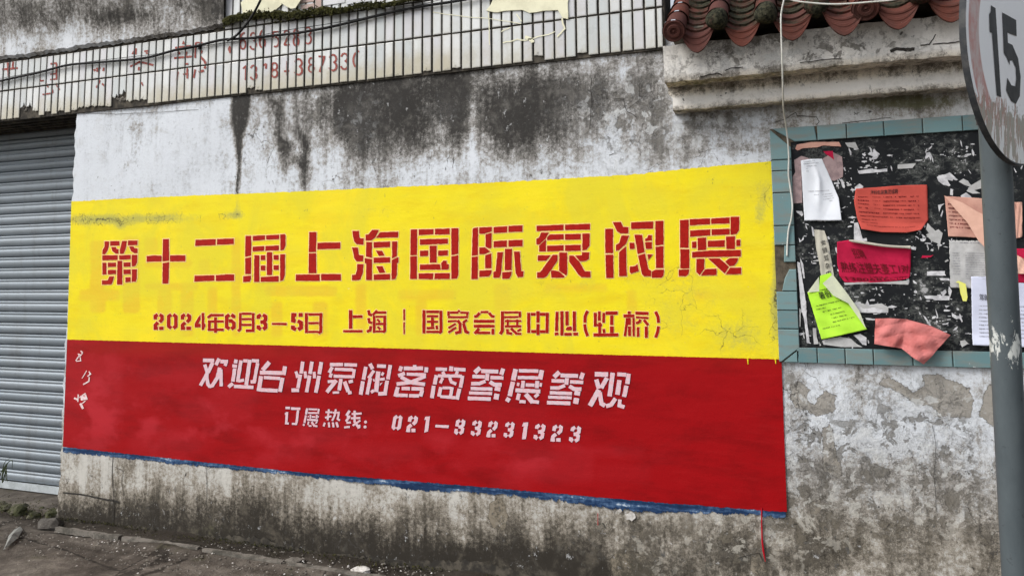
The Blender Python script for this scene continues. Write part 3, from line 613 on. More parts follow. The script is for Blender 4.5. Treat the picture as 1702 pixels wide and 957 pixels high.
# ---- lettering: outlines read off enlargements (ox, oy, scale)
lay = {'n': 0}
def put_char(name, polys, zm, mat, parent, halo=None, y0=.0048, hw=1.3, seg=4.0, jit=.3, label=None):
    ox, oy, s = zm; q = Q(); h = Q()
    for i, p in enumerate(polys):
        P = [(ox+a/s, oy+b/s) for a, b in p]
        k = i*.00006
        q.poly([W(a, b, 0)+np.array([0, -(y0+k), 0]) for a, b in rough_poly(P, seg, jit)])
        if halo: h.poly([W(a, b, 0)+np.array([0, -(y0-.0010-.0006+k*.6), 0]) for a, b in offset_poly(P, hw)])
    o = q.mk(name, mat, parent)
    if halo: h.mk('overspray', halo, parent if parent.parent is None else parent)
    return o
ZA, ZB, ZC, ZD = (160, 350, 6.546), (400, 350, 6.079), (670, 350, 6.079), (970, 350, 6.079)
ZP = (880, 350, 7.364)
big = [
 (ZA, "95 335 145 335 140 395 125 440 100 475 72 475 72 430 95 395|157 332 258 332 258 380 157 384|168 395 220 397 222 415 248 420 246 470 215 468 180 440|285 330 340 330 325 410 300 470 262 470 262 425 275 380|352 325 455 325 452 375 348 378|362 388 412 390 420 408 455 412 453 462 420 465 385 440|72 487 238 485 238 535 72 542|255 487 380 482 380 528 255 535|392 480 452 480 450 560 430 600 392 610|72 565 116 567 116 692 72 695|132 565 220 565 220 610 132 615|236 545 288 545 288 803 232 803|302 563 378 560 378 610 302 612|132 645 220 643 220 690 132 692|302 640 380 638 380 690 302 692|392 637 448 637 446 735 435 770 392 775|68 757 130 757 150 715 200 715 175 795 160 803 68 803|322 725 378 722 378 775 322 778"),
 (ZA, "730 310 795 308 797 545 725 552|728 570 797 558 790 792 724 792|552 495 615 487 714 490 714 552 552 558|808 487 973 485 973 552 808 552"),
 (ZA, "1085 318 1305 310 1303 375 1080 385|1318 308 1500 303 1500 365 1318 372|1075 706 1290 702 1288 762 1070 772|1305 702 1440 692 1505 695 1505 762 1305 765"),
 (ZB, "53 255 110 255 110 455 50 468|50 480 110 468 108 640 50 640|30 662 108 655 108 690 95 718 30 722|128 255 250 250 248 295 128 305|262 250 393 243 393 288 262 293|405 240 450 238 457 250 457 350 440 395 405 402|125 365 243 358 240 405 125 412|255 358 390 352 390 400 252 407|270 420 322 420 322 650 268 650|142 450 193 452 193 720 140 720|207 452 252 450 252 500 207 500|337 450 388 448 388 497 337 495|207 555 253 553 253 605 207 603|337 552 388 550 388 600 337 598|403 443 453 440 450 650 435 700 403 712|207 670 388 660 388 715 207 718"),
 (ZB, "697 217 770 217 765 418 692 420|692 430 766 430 768 632 690 632|780 325 1010 320 1010 385 778 392|562 645 803 643 803 710 560 708|817 640 1015 640 1015 705 817 705"),
 (ZB, "1133 205 1197 205 1203 270 1215 280 1247 280 1245 345 1175 340 1150 310 1138 260|1128 373 1187 373 1195 440 1208 450 1243 452 1238 512 1175 512 1150 480 1140 420|1180 540 1245 540 1240 620 1215 690 1195 703 1128 703 1128 650 1165 645 1178 600|1265 245 1295 240 1330 195 1400 195 1360 275 1325 300 1265 303|1410 220 1595 212 1593 270 1368 275|1272 317 1330 317 1328 478 1270 465|1347 318 1512 312 1512 368 1347 375|1533 312 1585 310 1580 462 1533 485|1258 478 1330 490 1330 700 1270 700 1272 535 1258 530|1370 403 1432 405 1458 455 1400 458|1347 475 1512 470 1512 523 1347 528|1530 500 1570 478 1597 470 1597 525 1582 530 1582 640 1565 690 1528 697|1373 560 1437 560 1465 625 1405 630|1347 645 1512 638 1512 695 1347 700"),
 (ZC, "80 192 145 190 142 450 76 452|76 462 142 460 142 690 74 690|160 190 310 187 308 240 160 248|325 185 473 180 473 240 323 243|490 180 562 178 560 435 490 450|490 462 560 448 560 650 545 685 490 690|173 290 455 283 455 335 173 345|270 355 342 353 340 525 273 525|173 405 255 402 255 457 173 460|357 405 455 400 455 453 357 455|173 545 375 540 383 595 173 598|388 530 410 505 440 505 445 538 465 542 463 593 390 597|160 635 308 632 305 692 160 690|323 632 475 630 473 690 318 692"),
 (ZC, "705 185 720 175 760 170 757 450 697 457|695 468 757 460 757 692 692 692|772 170 898 165 898 210 825 235 772 235|835 240 897 222 895 370 882 385 835 365|773 373 830 370 882 412 835 437 773 440|833 450 895 430 895 583 832 583|773 605 897 598 895 630 870 665 773 670|917 168 1055 157 1053 220 917 228|1067 155 1210 150 1208 213 1067 218|917 310 1052 300 1050 368 917 372|1067 300 1210 295 1210 360 1067 365|955 420 1012 418 990 640 975 677 915 677 915 618 937 612|1032 385 1102 385 1098 600 1030 602|1005 622 1100 614 1095 650 1075 685 1005 688|1122 412 1180 412 1195 610 1220 610 1215 668 1160 672 1140 630"),
 (ZP, "88 187 420 172 420 240 90 252|440 172 743 162 743 232 440 240|145 268 240 268 200 345 125 415 88 415 88 345 120 330|205 352 203 500 120 500 120 430|250 292 420 288 420 353 218 362 218 330|438 288 630 284 630 352 438 357|650 282 738 280 738 430 700 478 650 488|218 430 420 424 420 492 218 498|438 424 630 418 630 490 438 494|105 548 265 545 205 612 105 614|290 540 345 540 345 610 215 800 180 822 95 822 95 755 135 750|368 512 463 512 463 770 450 795 365 735|265 735 285 730 360 742 435 805 420 820 272 820|490 550 540 550 610 620 680 742 748 745 748 815 640 815 600 780 488 620|645 510 735 510 730 590 690 615 620 622 560 550 645 545"),
 (ZD, "220 185 298 185 298 430 220 430|222 445 300 445 303 680 230 680|295 117 378 115 400 165 455 168 453 230 375 232 340 210|482 120 705 110 703 182 482 187|725 107 808 103 808 345 727 352|728 365 808 358 808 580 732 580|690 615 730 595 812 595 808 655 785 678 690 678|385 252 462 252 430 335 360 400 328 405 328 347 360 330|430 360 437 662 360 662 360 420|465 325 512 325 518 385 468 388|515 245 592 245 618 420 548 438|552 455 622 432 655 590 683 607 683 663 610 662 590 640|655 248 690 248 692 300 625 310 622 285 645 275|622 320 692 318 692 385 632 387|645 443 700 443 655 500|470 565 520 560 545 540 560 610 480 635 468 620"),
 (ZD, "975 97 1062 92 1062 375 975 375|978 390 1068 390 1068 583 978 583|962 595 1068 592 1060 640 1035 662 962 662|1073 88 1278 80 1278 138 1073 150|1290 80 1475 70 1475 130 1290 135|1485 65 1573 62 1570 200 1545 235 1485 245|1075 202 1280 190 1280 250 1075 265|1293 190 1475 183 1475 240 1293 250|1097 315 1140 312 1140 378 1097 378|1152 278 1238 272 1238 395 1155 403|1255 305 1428 298 1425 365 1255 367|1440 262 1530 258 1528 388 1442 388|1543 295 1583 293 1583 357 1543 358|1097 418 1300 402 1588 397 1588 462 1097 473|1140 487 1220 485 1220 585 1172 652 1140 620|1230 592 1343 585 1343 650 1185 655|1255 480 1375 483 1470 567 1425 635|1475 480 1562 478 1550 520 1520 555 1475 562 1430 515|1480 575 1592 575 1592 640 1435 643")]
for zm, s in big:
    put_char('stencilled_character', [pairs(list(map(float, p.split()))) for p in s.split('|')], zm, M_redletter, yel, M_halo)

def strokes(spec):
    """'w x y x y ...' -> ribbon; 'p x y ...' -> polygon; 'c x y r' -> dot"""
    out = []
    for s in spec.split('|'):
        t = s.split()
        if t[0] == 'p': out.append(pairs(list(map(float, t[1:]))))
        elif t[0] == 'c':
            x, y, r = map(float, t[1:]); out.append([(x+r*math.cos(a*math.pi/5), y+r*math.sin(a*math.pi/5)) for a in range(10)])
        else:
            v = list(map(float, t)); out.append(ribbon(pairs(v[1:]), v[0]))
    return out
DG = {'0': "37 15 15 32 15 118 37 135|55 15 77 32 77 118 55 135", '1': "18 34 46 10|48 0 48 150",
      '2': "15 58 15 28 37 15|54 15 76 28 76 58 55 82|40 84 15 108 15 150|15 135 38 135|50 135 90 135",
      '3': "15 48 15 28 37 15|54 15 76 28 76 58 60 74 32 75|58 77 77 92 77 120 55 135|37 135 15 122 15 102",
      '5': "90 15 58 15|42 15 17 15 16 62 36 66|52 64 77 78 77 120 55 135|38 135 15 122 15 102",
      '6': "75 44 75 28 55 15|38 15 15 32 15 118 38 135|54 135 77 120 77 84 54 66 34 68"}
DG['3h'] = "15 70 15 28 37 15|54 15 76 28 76 58 60 74 32 75|58 77 77 92 77 120 55 135|37 135 15 122 15 92"
def digit(ch, x0, y0, x1, y1, w=30, slant=0.0):
    out = []
    for s in DG[ch].split('|'):
        p = pairs(list(map(float, s.split())))
        P = [(x0+(x1-x0)*a/92+slant*(y1-(y0+(y1-y0)*b/150)), y0+(y1-y0)*b/150) for a, b in p]
        out.append(ribbon(P, w*(.5*((x1-x0)/92)+.5*(y1-y0)/150)))
    return out
ZE, ZF, ZG = (240, 500, 5.319), (550, 500, 5.319), (820, 500, 5.673)
line2 = [
 (ZE, digit('2', 85, 105, 175, 255)), (ZE, digit('0', 203, 105, 297, 255)), (ZE, digit('2', 325, 105, 417, 255)),
 (ZE, strokes("p 500 120 500 162 480 200 500 200 500 232 448 232 448 200 482 140|p 510 105 533 105 533 200 543 200 543 232 533 232 533 255 510 255")),
 (ZE, strokes("22 600 125 705 125|22 563 148 602 118|20 565 180 705 180|24 578 180 578 250|22 563 253 705 253|24 632 142 632 280")),
 (ZE, digit('6', 715, 105, 810, 262)),
 (ZE, strokes("24 852 105 850 248 830 266|20 865 112 950 112|24 965 105 965 262 900 262|20 865 160 950 160|20 865 210 950 210")),
 (ZE, digit('3', 995, 106, 1090, 265)), (ZE, strokes("p 1130 193 1262 193 1262 213 1130 211")), (ZE, digit('5', 1298, 106, 1405, 268)),
 (ZE, strokes("26 1435 105 1435 283|22 1452 118 1548 118|26 1563 105 1562 270 1540 283|20 1452 195 1545 195|20 1452 272 1540 272")),
 (ZF, strokes("30 177 80 177 245|25 196 138 282 138|21 112 266 282 266")),
 (ZF, strokes("24 335 82 342 118 366 126|24 335 150 342 186 366 195|24 356 220 350 258 320 270|22 390 100 492 102|22 372 125 412 84|24 385 130 385 280|18 400 138 465 138|24 478 128 478 262 462 276|20 400 202 492 202|18 400 268 462 268|20 412 160 436 186|20 415 226 440 250")),
 (ZF, strokes("p 642 72 658 72 658 170 642 170|p 643 186 657 186 655 292 644 292")),
 (ZF, strokes("28 825 80 825 285|24 845 95 958 95|26 975 85 975 268 958 283|20 850 134 950 134|19 850 182 950 182|26 900 146 900 226|20 848 238 918 238|22 936 215 942 250|22 845 272 956 272")),
 (ZF, strokes("22 1042 90 1042 130|20 1056 102 1128 102|20 1146 102 1210 104 1206 130|20 1140 82 1128 96|20 1035 142 1215 142|18 1035 180 1115 176|26 1122 170 1144 200 1144 272 1100 283|18 1106 200 1040 238|20 1110 232 1040 278|20 1206 165 1168 192|26 1174 196 1194 270 1222 280")),
 (ZF, strokes("20 1325 97 1395 97|24 1318 104 1292 134 1268 138|24 1400 104 1424 134 1448 138|26 1265 178 1448 178|26 1265 222 1448 222|26 1312 242 1272 288|22 1294 280 1410 280|26 1434 244 1434 295")),
 (ZG, strokes("30 88 97 86 280 66 312|20 105 107 236 107|24 250 98 250 155|20 105 152 236 150|19 110 188 265 188|20 137 172 137 228|20 227 172 227 228|22 110 238 265 238|26 133 262 136 300 178 308|26 168 256 225 312|20 262 264 228 284|20 228 308 265 308")),
 (ZG, strokes("30 335 110 335 300|28 355 124 400 124|30 422 95 422 203|30 422 216 422 320|28 440 124 492 124|30 510 110 508 302|28 358 286 405 286|28 440 288 490 288")),
 (ZG, strokes("28 603 100 597 285|26 580 312 615 306|30 648 95 648 325|30 695 97 697 230|p 682 265 700 242 735 238 745 255 740 275 690 275|30 765 97 765 285|28 670 312 740 312|28 755 310 800 310")),
 (ZG, strokes("28 890 92 866 145 864 204|28 862 218 870 275 890 330")),
 (ZG, strokes("28 962 110 962 240|26 1000 97 1000 185|26 1043 110 1040 205|26 1003 200 1003 302|24 978 226 1026 226|30 945 318 1180 318|24 1042 262 1046 300|32 1060 115 1173 112|30 1118 135 1118 225|34 1118 238 1118 300")),
 (ZG, strokes("28 1228 140 1330 140|28 1282 97 1282 122|28 1282 158 1283 225|28 1284 238 1286 330|24 1262 160 1256 230 1240 330|22 1322 158 1325 332|28 1340 112 1463 118|20 1345 152 1463 160|24 1386 172 1380 194 1346 210|26 1420 176 1460 228|26 1366 245 1365 335|30 1443 240 1443 345")),
 (ZG, strokes("28 1530 100 1553 150 1558 205|28 1558 238 1550 290 1530 343"))]
for zm, p in line2: put_char('stencilled_character', p, zm, M_redletter, yel, M_halo, hw=1.0, jit=.22, y0=.0048)
ZH, ZI, ZJ, ZK, ZL = (320, 585, 7.092), (530, 590, 6.546), (770, 595, 5.869), (460, 665, 6.546), (700, 670, 5.869)
can = "44 168 92 115 140|38 178 124 345 130|40 393 100 372 160|34 92 176 215 180|34 268 186 395 192|38 240 150 234 215|34 220 222 160 246 80 246|38 262 228 305 256 378 258|32 75 293 288 300|56 342 276 334 318|30 60 336 285 343|50 332 345 322 400|36 48 388 272 396"
zhan = "46 514 105 490 215|44 488 228 455 368|42 450 385 428 420|32 545 120 736 124|44 770 115 752 205|32 534 186 736 190|24 542 238 535 270|36 588 218 580 290|32 612 258 698 262|38 726 220 720 290|24 762 240 755 275|38 512 310 755 322|36 548 342 532 405|30 550 420 612 424|46 612 348 680 428|32 736 345 700 378|34 670 420 742 428"
def xf(ps, sx, sy, dx, dy): return [[(x*sx+dx, y*sy+dy) for x, y in p] for p in ps]
line3 = [
 (ZH, strokes("44 130 95 262 97|42 244 122 190 240|40 184 240 100 392|40 150 145 178 230 176 300 190 380 215 408|42 322 75 284 150|42 335 108 425 110|38 402 130 388 160|44 328 180 300 300 240 392 205 402|40 340 200 345 400")),
 (ZH, strokes("42 520 85 512 130|40 475 160 530 165|42 505 190 482 345|42 482 365 430 410|40 495 400 725 412|42 578 95 538 350|38 604 100 655 102|36 550 338 615 325|44 682 88 640 385|38 706 98 790 102|40 774 124 735 345 692 348")),
 (ZH, strokes("52 912 115 832 210|46 800 238 1060 244|46 1096 165 1080 268|48 815 280 785 458|38 846 296 1040 308|46 1068 300 1036 465|44 812 442 1010 452")),
 (ZH, strokes("42 1305 110 1286 250|42 1278 262 1248 420|44 1172 446 1262 446|34 1224 225 1244 300|36 1332 225 1340 305|42 1415 110 1390 255|42 1386 272 1350 470|36 1438 230 1444 305|44 1524 115 1500 258|44 1498 276 1460 475")),
 (ZI, strokes("36 125 100 268 100|36 282 102 420 106|34 178 150 375 158|38 152 128 118 190|34 142 196 128 240|34 165 226 375 234|34 392 150 376 245|32 102 286 168 282|42 196 270 92 402|38 246 256 226 380|26 156 406 226 402|42 284 285 326 395|34 376 278 330 290|34 322 410 362 402")),
 (ZI, strokes("40 516 125 490 265|42 484 282 460 428|40 560 92 590 150|38 638 116 735 120|40 782 105 756 260|40 748 274 726 405|40 650 418 745 414|36 604 165 546 250|38 566 246 530 425|48 652 175 628 398|28 596 274 612 268|28 668 262 722 256|28 706 185 690 220|p 700 295 670 335 668 305|34 572 402 606 380")),
 (ZI, strokes("38 902 120 885 172|42 928 142 1138 142|38 1046 106 1046 124|42 1175 130 1170 185|40 940 195 868 222|34 960 204 1170 212|40 1165 226 1010 292 850 312|40 895 235 980 280 1030 300 1160 316|38 905 360 995 362|38 1012 362 1145 366|44 864 345 838 448|38 862 432 972 436|38 985 438 1095 440|42 1130 382 1110 445")),
 (ZI, strokes("36 1275 150 1398 152|44 1446 120 1440 172|38 1472 150 1600 158|34 1350 178 1370 212|34 1512 174 1498 212|34 1300 222 1560 226|42 1284 215 1264 316|42 1254 330 1235 465|34 1352 245 1325 302|34 1428 240 1445 290 1500 312|40 1568 222 1545 350|42 1534 362 1508 480|30 1350 352 1440 355|38 1332 345 1310 448|36 1455 345 1437 440|34 1325 446 1490 460")),
 (ZJ, strokes(can)), (ZJ, strokes(zhan)), (ZJ, xf(strokes(can), 1.02, 1.0, 770, 42)),
 (ZJ, strokes("46 1285 155 1415 158|42 1404 190 1348 290|42 1300 205 1325 295|48 1326 306 1238 462|42 1334 330 1350 440 1385 462|44 1460 140 1430 370|38 1504 155 1590 160|42 1615 150 1602 250|42 1594 266 1570 375|44 1526 212 1506 355|40 1488 390 1444 452 1395 466|36 1530 400 1524 458 1575 475")),
 (ZK, strokes("26 100 80 150 80|28 160 86 262 90|24 94 145 116 145|26 118 125 108 240|22 95 248 138 248|26 238 104 220 245|22 170 252 228 254")),
 (ZK, xf(strokes(zhan), 185/375., 195/325., 290-420*185/375., 85-105*195/325.)),
 (ZK, strokes("20 535 125 610 128|22 572 95 558 215|20 530 186 600 170|20 614 132 690 130|22 648 95 636 160 608 220|22 680 130 668 200 692 216|22 530 240 514 280|22 572 236 576 290|22 616 236 624 290|24 654 234 672 290")),
 (ZK, strokes("26 798 110 762 165|22 766 172 806 172|26 796 176 758 228|22 738 292 800 286|22 762 242 812 238|26 852 110 852 230 900 302|22 820 146 930 140|22 810 192 915 190|22 915 215 832 272|20 906 262 904 300")),
 (ZK, strokes("c 970 233 17|c 965 286 17")),
 (ZK, digit('0', 1250, 152, 1345, 328, 33, .18)), (ZK, digit('2', 1412, 160, 1512, 342, 33, .18)), (ZK, [[(1620, 175), (1672, 172), (1650, 335), (1608, 348), (1628, 210), (1610, 210)]]),
 (ZL, strokes("p 145 205 275 212 270 240 140 230")),
 (ZL, digit('3h', 322, 148, 412, 308, 31, .17)), (ZL, digit('3', 484, 160, 574, 320, 31, .17)), (ZL, digit('2', 640, 165, 728, 328, 31, .17)), (ZL, digit('3', 804, 174, 892, 338, 31, .17)),
 (ZL, [[(1000, 185), (1048, 182), (1024, 345), (986, 348), (1004, 222), (986, 222)]]),
 (ZL, digit('3', 1094, 194, 1194, 358, 31, .17)), (ZL, digit('2', 1264, 202, 1362, 370, 31, .17)), (ZL, digit('3', 1440, 214, 1540, 382, 31, .17))]
for zm, p in line3: put_char('stencilled_character', p, zm, M_whiteletter, redp, M_darkedge, hw=.75, jit=.25, y0=.0055)
ZR = (110, 570, 7.362)
for s in ("16 185 95 205 110 200 135|14 150 130 190 145 165 165|12 125 215 150 175|12 130 220 185 215 180 170|10 165 135 150 190",
          "10 258 335 200 430|16 285 345 305 375 270 405|16 290 415 285 465 250 485 215 505",
          "22 105 670 150 690|16 155 625 150 715|12 170 665 245 610|22 240 625 262 690|p 180 640 240 650 250 690 190 700|10 245 700 200 740|26 180 735 215 800"):
    put_char('brushed_mark', strokes(s), ZR, M_whitebrush, redp, None, y0=.0055)
# ---- drips, cracks, yellow runs
def ribw(pts, w, dep, q):
    P = [W(*p)[[0, 2]] for p in pts]; r = ribbon(P, w)
    q.poly([(a, -dep, b) for a, b in r])
q = Q(); P = [W(x, y, .0) for x, y in [(1266, 843), (1266, 870), (1267, 900), (1269, 915), (1272, 932)]]
q.tube([p+np.array([0, -.004, 0]) for p in P], [.004, .004, .0045, .0055, .002], 6); q.mk('paint_drip', M_drip, wall)
q = Q(); q.tube([W(994, 852)+[0, -.003, 0], W(994, 872)+[0, -.003, 0]], .002, 6); q.mk('paint_drip', M_drip, wall)
q = Q()
for x, y0, y1 in ((1243, 596, 605), (1289, 596, 604)):
    q.tube([W(x, y0)+[0, -.004, 0], W(x+.5, y1)+[0, -.004, 0]], [.004, .0025], 6)
q.mk('yellow_runs', mat_simple('yellow run paint', (0.80, 0.68, 0.02), .6, (0.7, 0.6, 0.02), 20), wall)
cracks = [([(188, 752), (187, 790), (189, 840), (186, 885)], .006), ([(190, 775), (205, 782), (202, 800), (206, 830)], .003), ([(105, 818), (140, 822), (185, 831), (198, 834)], .012),
          ([(123, 188), (200, 190), (330, 183)], .003), ([(1228, 926), (1262, 918), (1268, 932)], .003), ([(342, 770), (344, 800), (343, 840)], .003), ([(1063, 140), (1063, 165), (1045, 180)], .003),
          ([(983, 130), (982, 190), (980, 215)], .0035), ([(1020, 165), (1035, 163), (1042, 185), (1058, 195)], .0035), ([(1287, 203), (1302, 200), (1322, 187), (1325, 193), (1357, 194), (1361, 203), (1357, 208)], .003),
          ([(1400, 205), (1440, 200), (1480, 196)], .003), ([(1550, 705), (1556, 740), (1552, 790), (1557, 850)], .002), ([(1245, 645), (1262, 668), (1268, 700)], .002), ([(395, 290), (393, 318), (397, 325)], .005)]
for pts, w in cracks:
    q = Q(); P = rough_poly(pts, 7, .8); pts2 = []
    for a, b in zip(pts[:-1], pts[1:]):
        n = max(1, int(math.dist(a, b)/7)); pts2 += [(a[0]+(b[0]-a[0])*k/n+random.uniform(-.8, .8), a[1]+(b[1]-a[1])*k/n+random.uniform(-.6, .6)) for k in range(n)]
    pts2.append(pts[-1]); ribw(pts2, w, .0012, q); q.mk('crack', M_crack, wall)
# white fallen patches showing bright plaster
for c, r in (((1048, 857), 7), ((1030, 848), 3)):
    q = Q(); q.poly([W(c[0]+r*1.2*math.cos(a*.6)*(1+.3*math.sin(a*2.3)), c[1]+r*math.sin(a*.6)*(1+.25*math.cos(a*3.1)))+[0, -.003, 0] for a in range(10)]); q.mk('bright_patch', M_chip, wall)
# dark ragged strip along the foot of the wall
q = Q(); top = []; xs = list(range(106, 1240, 4))
for x in xs:
    base_y = 868+(x-103)*.1189
    h = 1+7*abs(math.sin(x*.013+1))*abs(math.sin(x*.0047+.5))+random.uniform(-2, 5)+12*math.exp(-((x-420)/45)**2)+9*math.exp(-((x-800)/90)**2)
    top.append((x, base_y-h))
pts = [W(*p)+np.array([0, -.004, 0]) for p in top]+[W(xs[-1], 868+(xs[-1]-103)*.1189+6)+np.array([0, -.004, 0]), W(xs[0], 874)+np.array([0, -.004, 0])]
q.poly(pts); q.mk('dark_foot_strip', M_grout, wall)

# ================================================================== TILE BAND
XB_L, XB_R = -8.6, W(1106, 75)[0]
fascia = thing('tiled_fascia', 'band of narrow white strip tiles with black joints and faded red writing atop the wall', 'tile cladding', (-3, 0, ZTB))
q = Q(); q.box((XB_L, -.012, ZTB-.006), (XB_R, .3, CAMH+2.35)); q.mk('mortar_bed', M_grout, fascia)
q = Q(); q.box((XB_L, .30, ZTB+.0), (XL+.3, .62, CAMH+2.35)); q.mk('lintel', M_bare, fascia)
JX = [-.6026]
while JX[-1] > XB_L:
    x = JX[-1]; JX.append(x-(.0693 if x > -1.99 else .0700 if x > -3.7 else .0708))
JX = [XB_R-.004]+JX if XB_R-JX[0] > .03 else JX
JZ = [ZTB, ZTB+.247, ZTB+.492, ZTB+.740]
tile_rects = []
def tile_mesh(w, h, broken=0, seed=0):
    """bevelled strip tile, face at y=0, origin lower left"""
    b = .004
    R0 = [(0, 0), (w, 0), (w, h), (0, h)]
    if broken:
        r = random.Random(seed)
        if broken == 1:
            k = h*r.uniform(.05, .22); R0 = [(0, k*r.uniform(.6, 1.2)), (w*.3, k), (w*.55, k*r.uniform(.6, .9)), (w, k*r.uniform(.6, 1.3)), (w, h), (0, h)]
        if broken == 2:
            k = h*r.uniform(.35, .5); R0 = [(0, k*r.uniform(.6, 1.1)), (w*.4, k*.8), (w*.7, k*1.15), (w, k*r.uniform(.7, 1.1)), (w, h), (0, h)]
    n = len(R0); cx = sum(p[0] for p in R0)/n; cz = sum(p[1] for p in R0)/n
    inn = [(p[0]+(b if p[0] < cx else -b), p[1]+(b if p[1] < cz else -b)) for p in R0]
    inn2 = [(p[0]+(.013 if p[0] < cx else -.013), p[1]+(.02 if p[1] < cz else -.02)) for p in R0]
    V = [(x, .008, z) for x, z in R0]+[(x, .0012, z) for x, z in R0]+[(x, 0, z) for x, z in inn]+[(x, 0, z) for x, z in inn2]
    F_ = []
    for L in range(3):
        for i in range(n): j = (i+1) % n; F_.append((L*n+i, L*n+j, (L+1)*n+j, (L+1)*n+i))
    F_.append(tuple(3*n+i for i in range(n)))
    rim = [1]*n+[1]*n+[.75]*n+[0]*n
    return V, F_, rim
jointw = .0125
for k in range(len(JX)-1):
    x1, x0 = JX[k], JX[k+1]
    if x1 < -8.0: break
    for r in range(3):
        if r == 2 and not (-3.75 < x0 < -.4): continue
        z0, z1 = JZ[r], JZ[r+1]
        pxc, pyc = proj(np.array([(x0+x1)/2, 0, z0]))
        br = 0
        if r == 0:
            if (186 < pxc < 214) or (38 < pxc < 54): br = 2
            elif 60 < pxc < 105 or 120 < pxc < 186 or 214 < pxc < 250 or 412 < pxc < 436 or 700 < pxc < 722 or 955 < pxc < 975: br = 1 if random.random() < .75 else 0
            elif random.random() < .06: br = 1
        w = x1-x0-jointw*random.uniform(.85, 1.15); h = z1-z0-jointw
        Vv, Ff, rim = tile_mesh(w, h, br, k*3+r)
        dx = x0+jointw/2+random.uniform(-.0012, .0012); dz = z0+jointw/2+random.uniform(-.0012, .0012)
        yy = -.0225+random.uniform(-.001, .001); tl = random.uniform(-.02, .02)
        V2 = [(x+dx, y+yy+tl*(x-w/2), z+dz) for x, y, z in Vv]
        gr = []
        for v in V2:
            f = 1-min(1, max(0, (v[2]-z0)/.13)) if r == 0 else .15*(1-min(1, max(0, (v[2]-z0)/.05)))
            gr.append(f*(.75 if pxc < 760 else .35)+(.10 if r > 0 else 0)+(.12 if 640 < pxc < 900 and r == 0 else 0))
        # finer rows so grime can run across the tile: split the face
        mk('tile', V2, Ff, M_tile, fascia, False, {'rim': rim, 'grime': gr})
        tile_rects.append((dx+.002, dz+.002, dx+w-.002, dz+h-.002, yy))
def clip_rect(poly, x0, z0, x1, z1):
    def cl(P, f, g):
        out = []
        for i in range(len(P)):
            a, b = P[i-1], P[i]; fa, fb = f(a), f(b)
            if fa >= 0: 
                if fb >= 0: out.append(b)
                else: t = fa/(fa-fb); out.append((a[0]+(b[0]-a[0])*t, a[1]+(b[1]-a[1])*t))
            elif fb >= 0: t = fa/(fa-fb); out += [(a[0]+(b[0]-a[0])*t, a[1]+(b[1]-a[1])*t), b]
        return out
    P = poly
    for f in (lambda p: p[0]-x0, lambda p: x1-p[0], lambda p: p[1]-z0, lambda p: z1-p[1]):
        P = cl(P, f, None)
        if len(P) < 3: return None
    return P
def tile_char(spec, zm):
    ox, oy, s = zm; q = Q(); i = 0
    for st in spec.split('|'):
        v = st.split()
        if v[0] == 'p': quads = [pairs(list(map(float, v[1:])))]
        else:
            v = list(map(float, v)); pt = pairs(v[1:]); quads = [ribbon([a, b], v[0]) for a, b in zip(pt[:-1], pt[1:])]
        for qd in quads:
            i += 1
            wq = [tuple(W(ox+a/s, oy+b/s, .023)[[0, 2]]) for a, b in qd]
            for (x0, z0, x1, z1, yy) in tile_rects:
                if max(p[0] for p in wq) < x0 or min(p[0] for p in wq) > x1: continue
                c = clip_rect(wq, x0, z0, x1, z1)
                if c: q.poly([(a, yy-.0022-.00008*i, b) for a, b in c])
    if q.v: q.mk('brushed_character', M_tilepaint, fascia)
ZT3, ZT4, ZT5, ZT6 = (60, 60, 8.51), (200, 50, 8.51), (380, 30, 7.0875), (0, 0, 4.052)
def circ(cx, cy, rx, ry, a0, a1, w, n=8):
    return f"{w} "+' '.join(f"{cx+rx*math.cos(math.radians(a0+(a1-a0)*k/n)):.0f} {cy+ry*math.sin(math.radians(a0+(a1-a0)*k/n)):.0f}" for k in range(n+1))
def d3(x, y, w, h, sw=20): return circ(x, y+h*.27, w*.42, h*.24, -170, 80, sw)+'|'+circ(x, y+h*.73, w*.46, h*.26, -80, 165, sw)
def d8(x, y, w, h, sw=20): return circ(x, y+h*.27, w*.38, h*.24, 0, 360, sw)+'|'+circ(x, y+h*.73, w*.42, h*.26, 0, 360, sw)
def d6(x, y, w, h, sw=20): return circ(x, y+h*.70, w*.42, h*.28, 0, 360, sw)+'|'+circ(x+w*.2, y+h*.5, w*.6, h*.48, 170, 275, sw)
tile_char("14 52 410 60 520|14 15 470 120 460|12 90 400 85 460", ZT6)
tile_char("26 205 398 295 385|22 205 545 290 535|22 50 640 110 632|20 200 620 298 610|18 55 560 60 640|24 292 390 292 620|22 95 830 235 810|20 235 760 238 810|24 285 670 330 765|20 150 680 175 730", ZT3)
tile_char("30 825 470 835 500|22 850 465 915 455|24 870 460 865 510|26 960 450 950 500|24 890 610 900 650 855 735|24 935 675 980 720", ZT3)
tile_char("p 205 260 235 262 230 350 160 345|24 340 305 415 292|22 360 330 410 330|24 140 520 210 490 280 445|30 265 460 330 465 470 500|26 265 525 262 575|18 300 740 320 790", ZT4)
tile_char("p 890 150 915 185 910 205 875 205|30 775 255 1000 228|22 830 310 845 350|24 945 310 920 375|28 760 400 1012 378|24 810 490 812 520|26 905 485 965 480|30 815 590 800 710|26 890 630 965 622|26 950 540 950 690|24 1070 180 1060 400|24 1060 560 1040 680|20 1075 180 1165 185|26 1155 290 1145 335|32 1135 380 1190 440 1210 480 1195 550|34 1110 600 1185 575", ZT4)
tile_char("p 1545 225 1585 260 1585 310 1545 335 1520 270", ZT4)
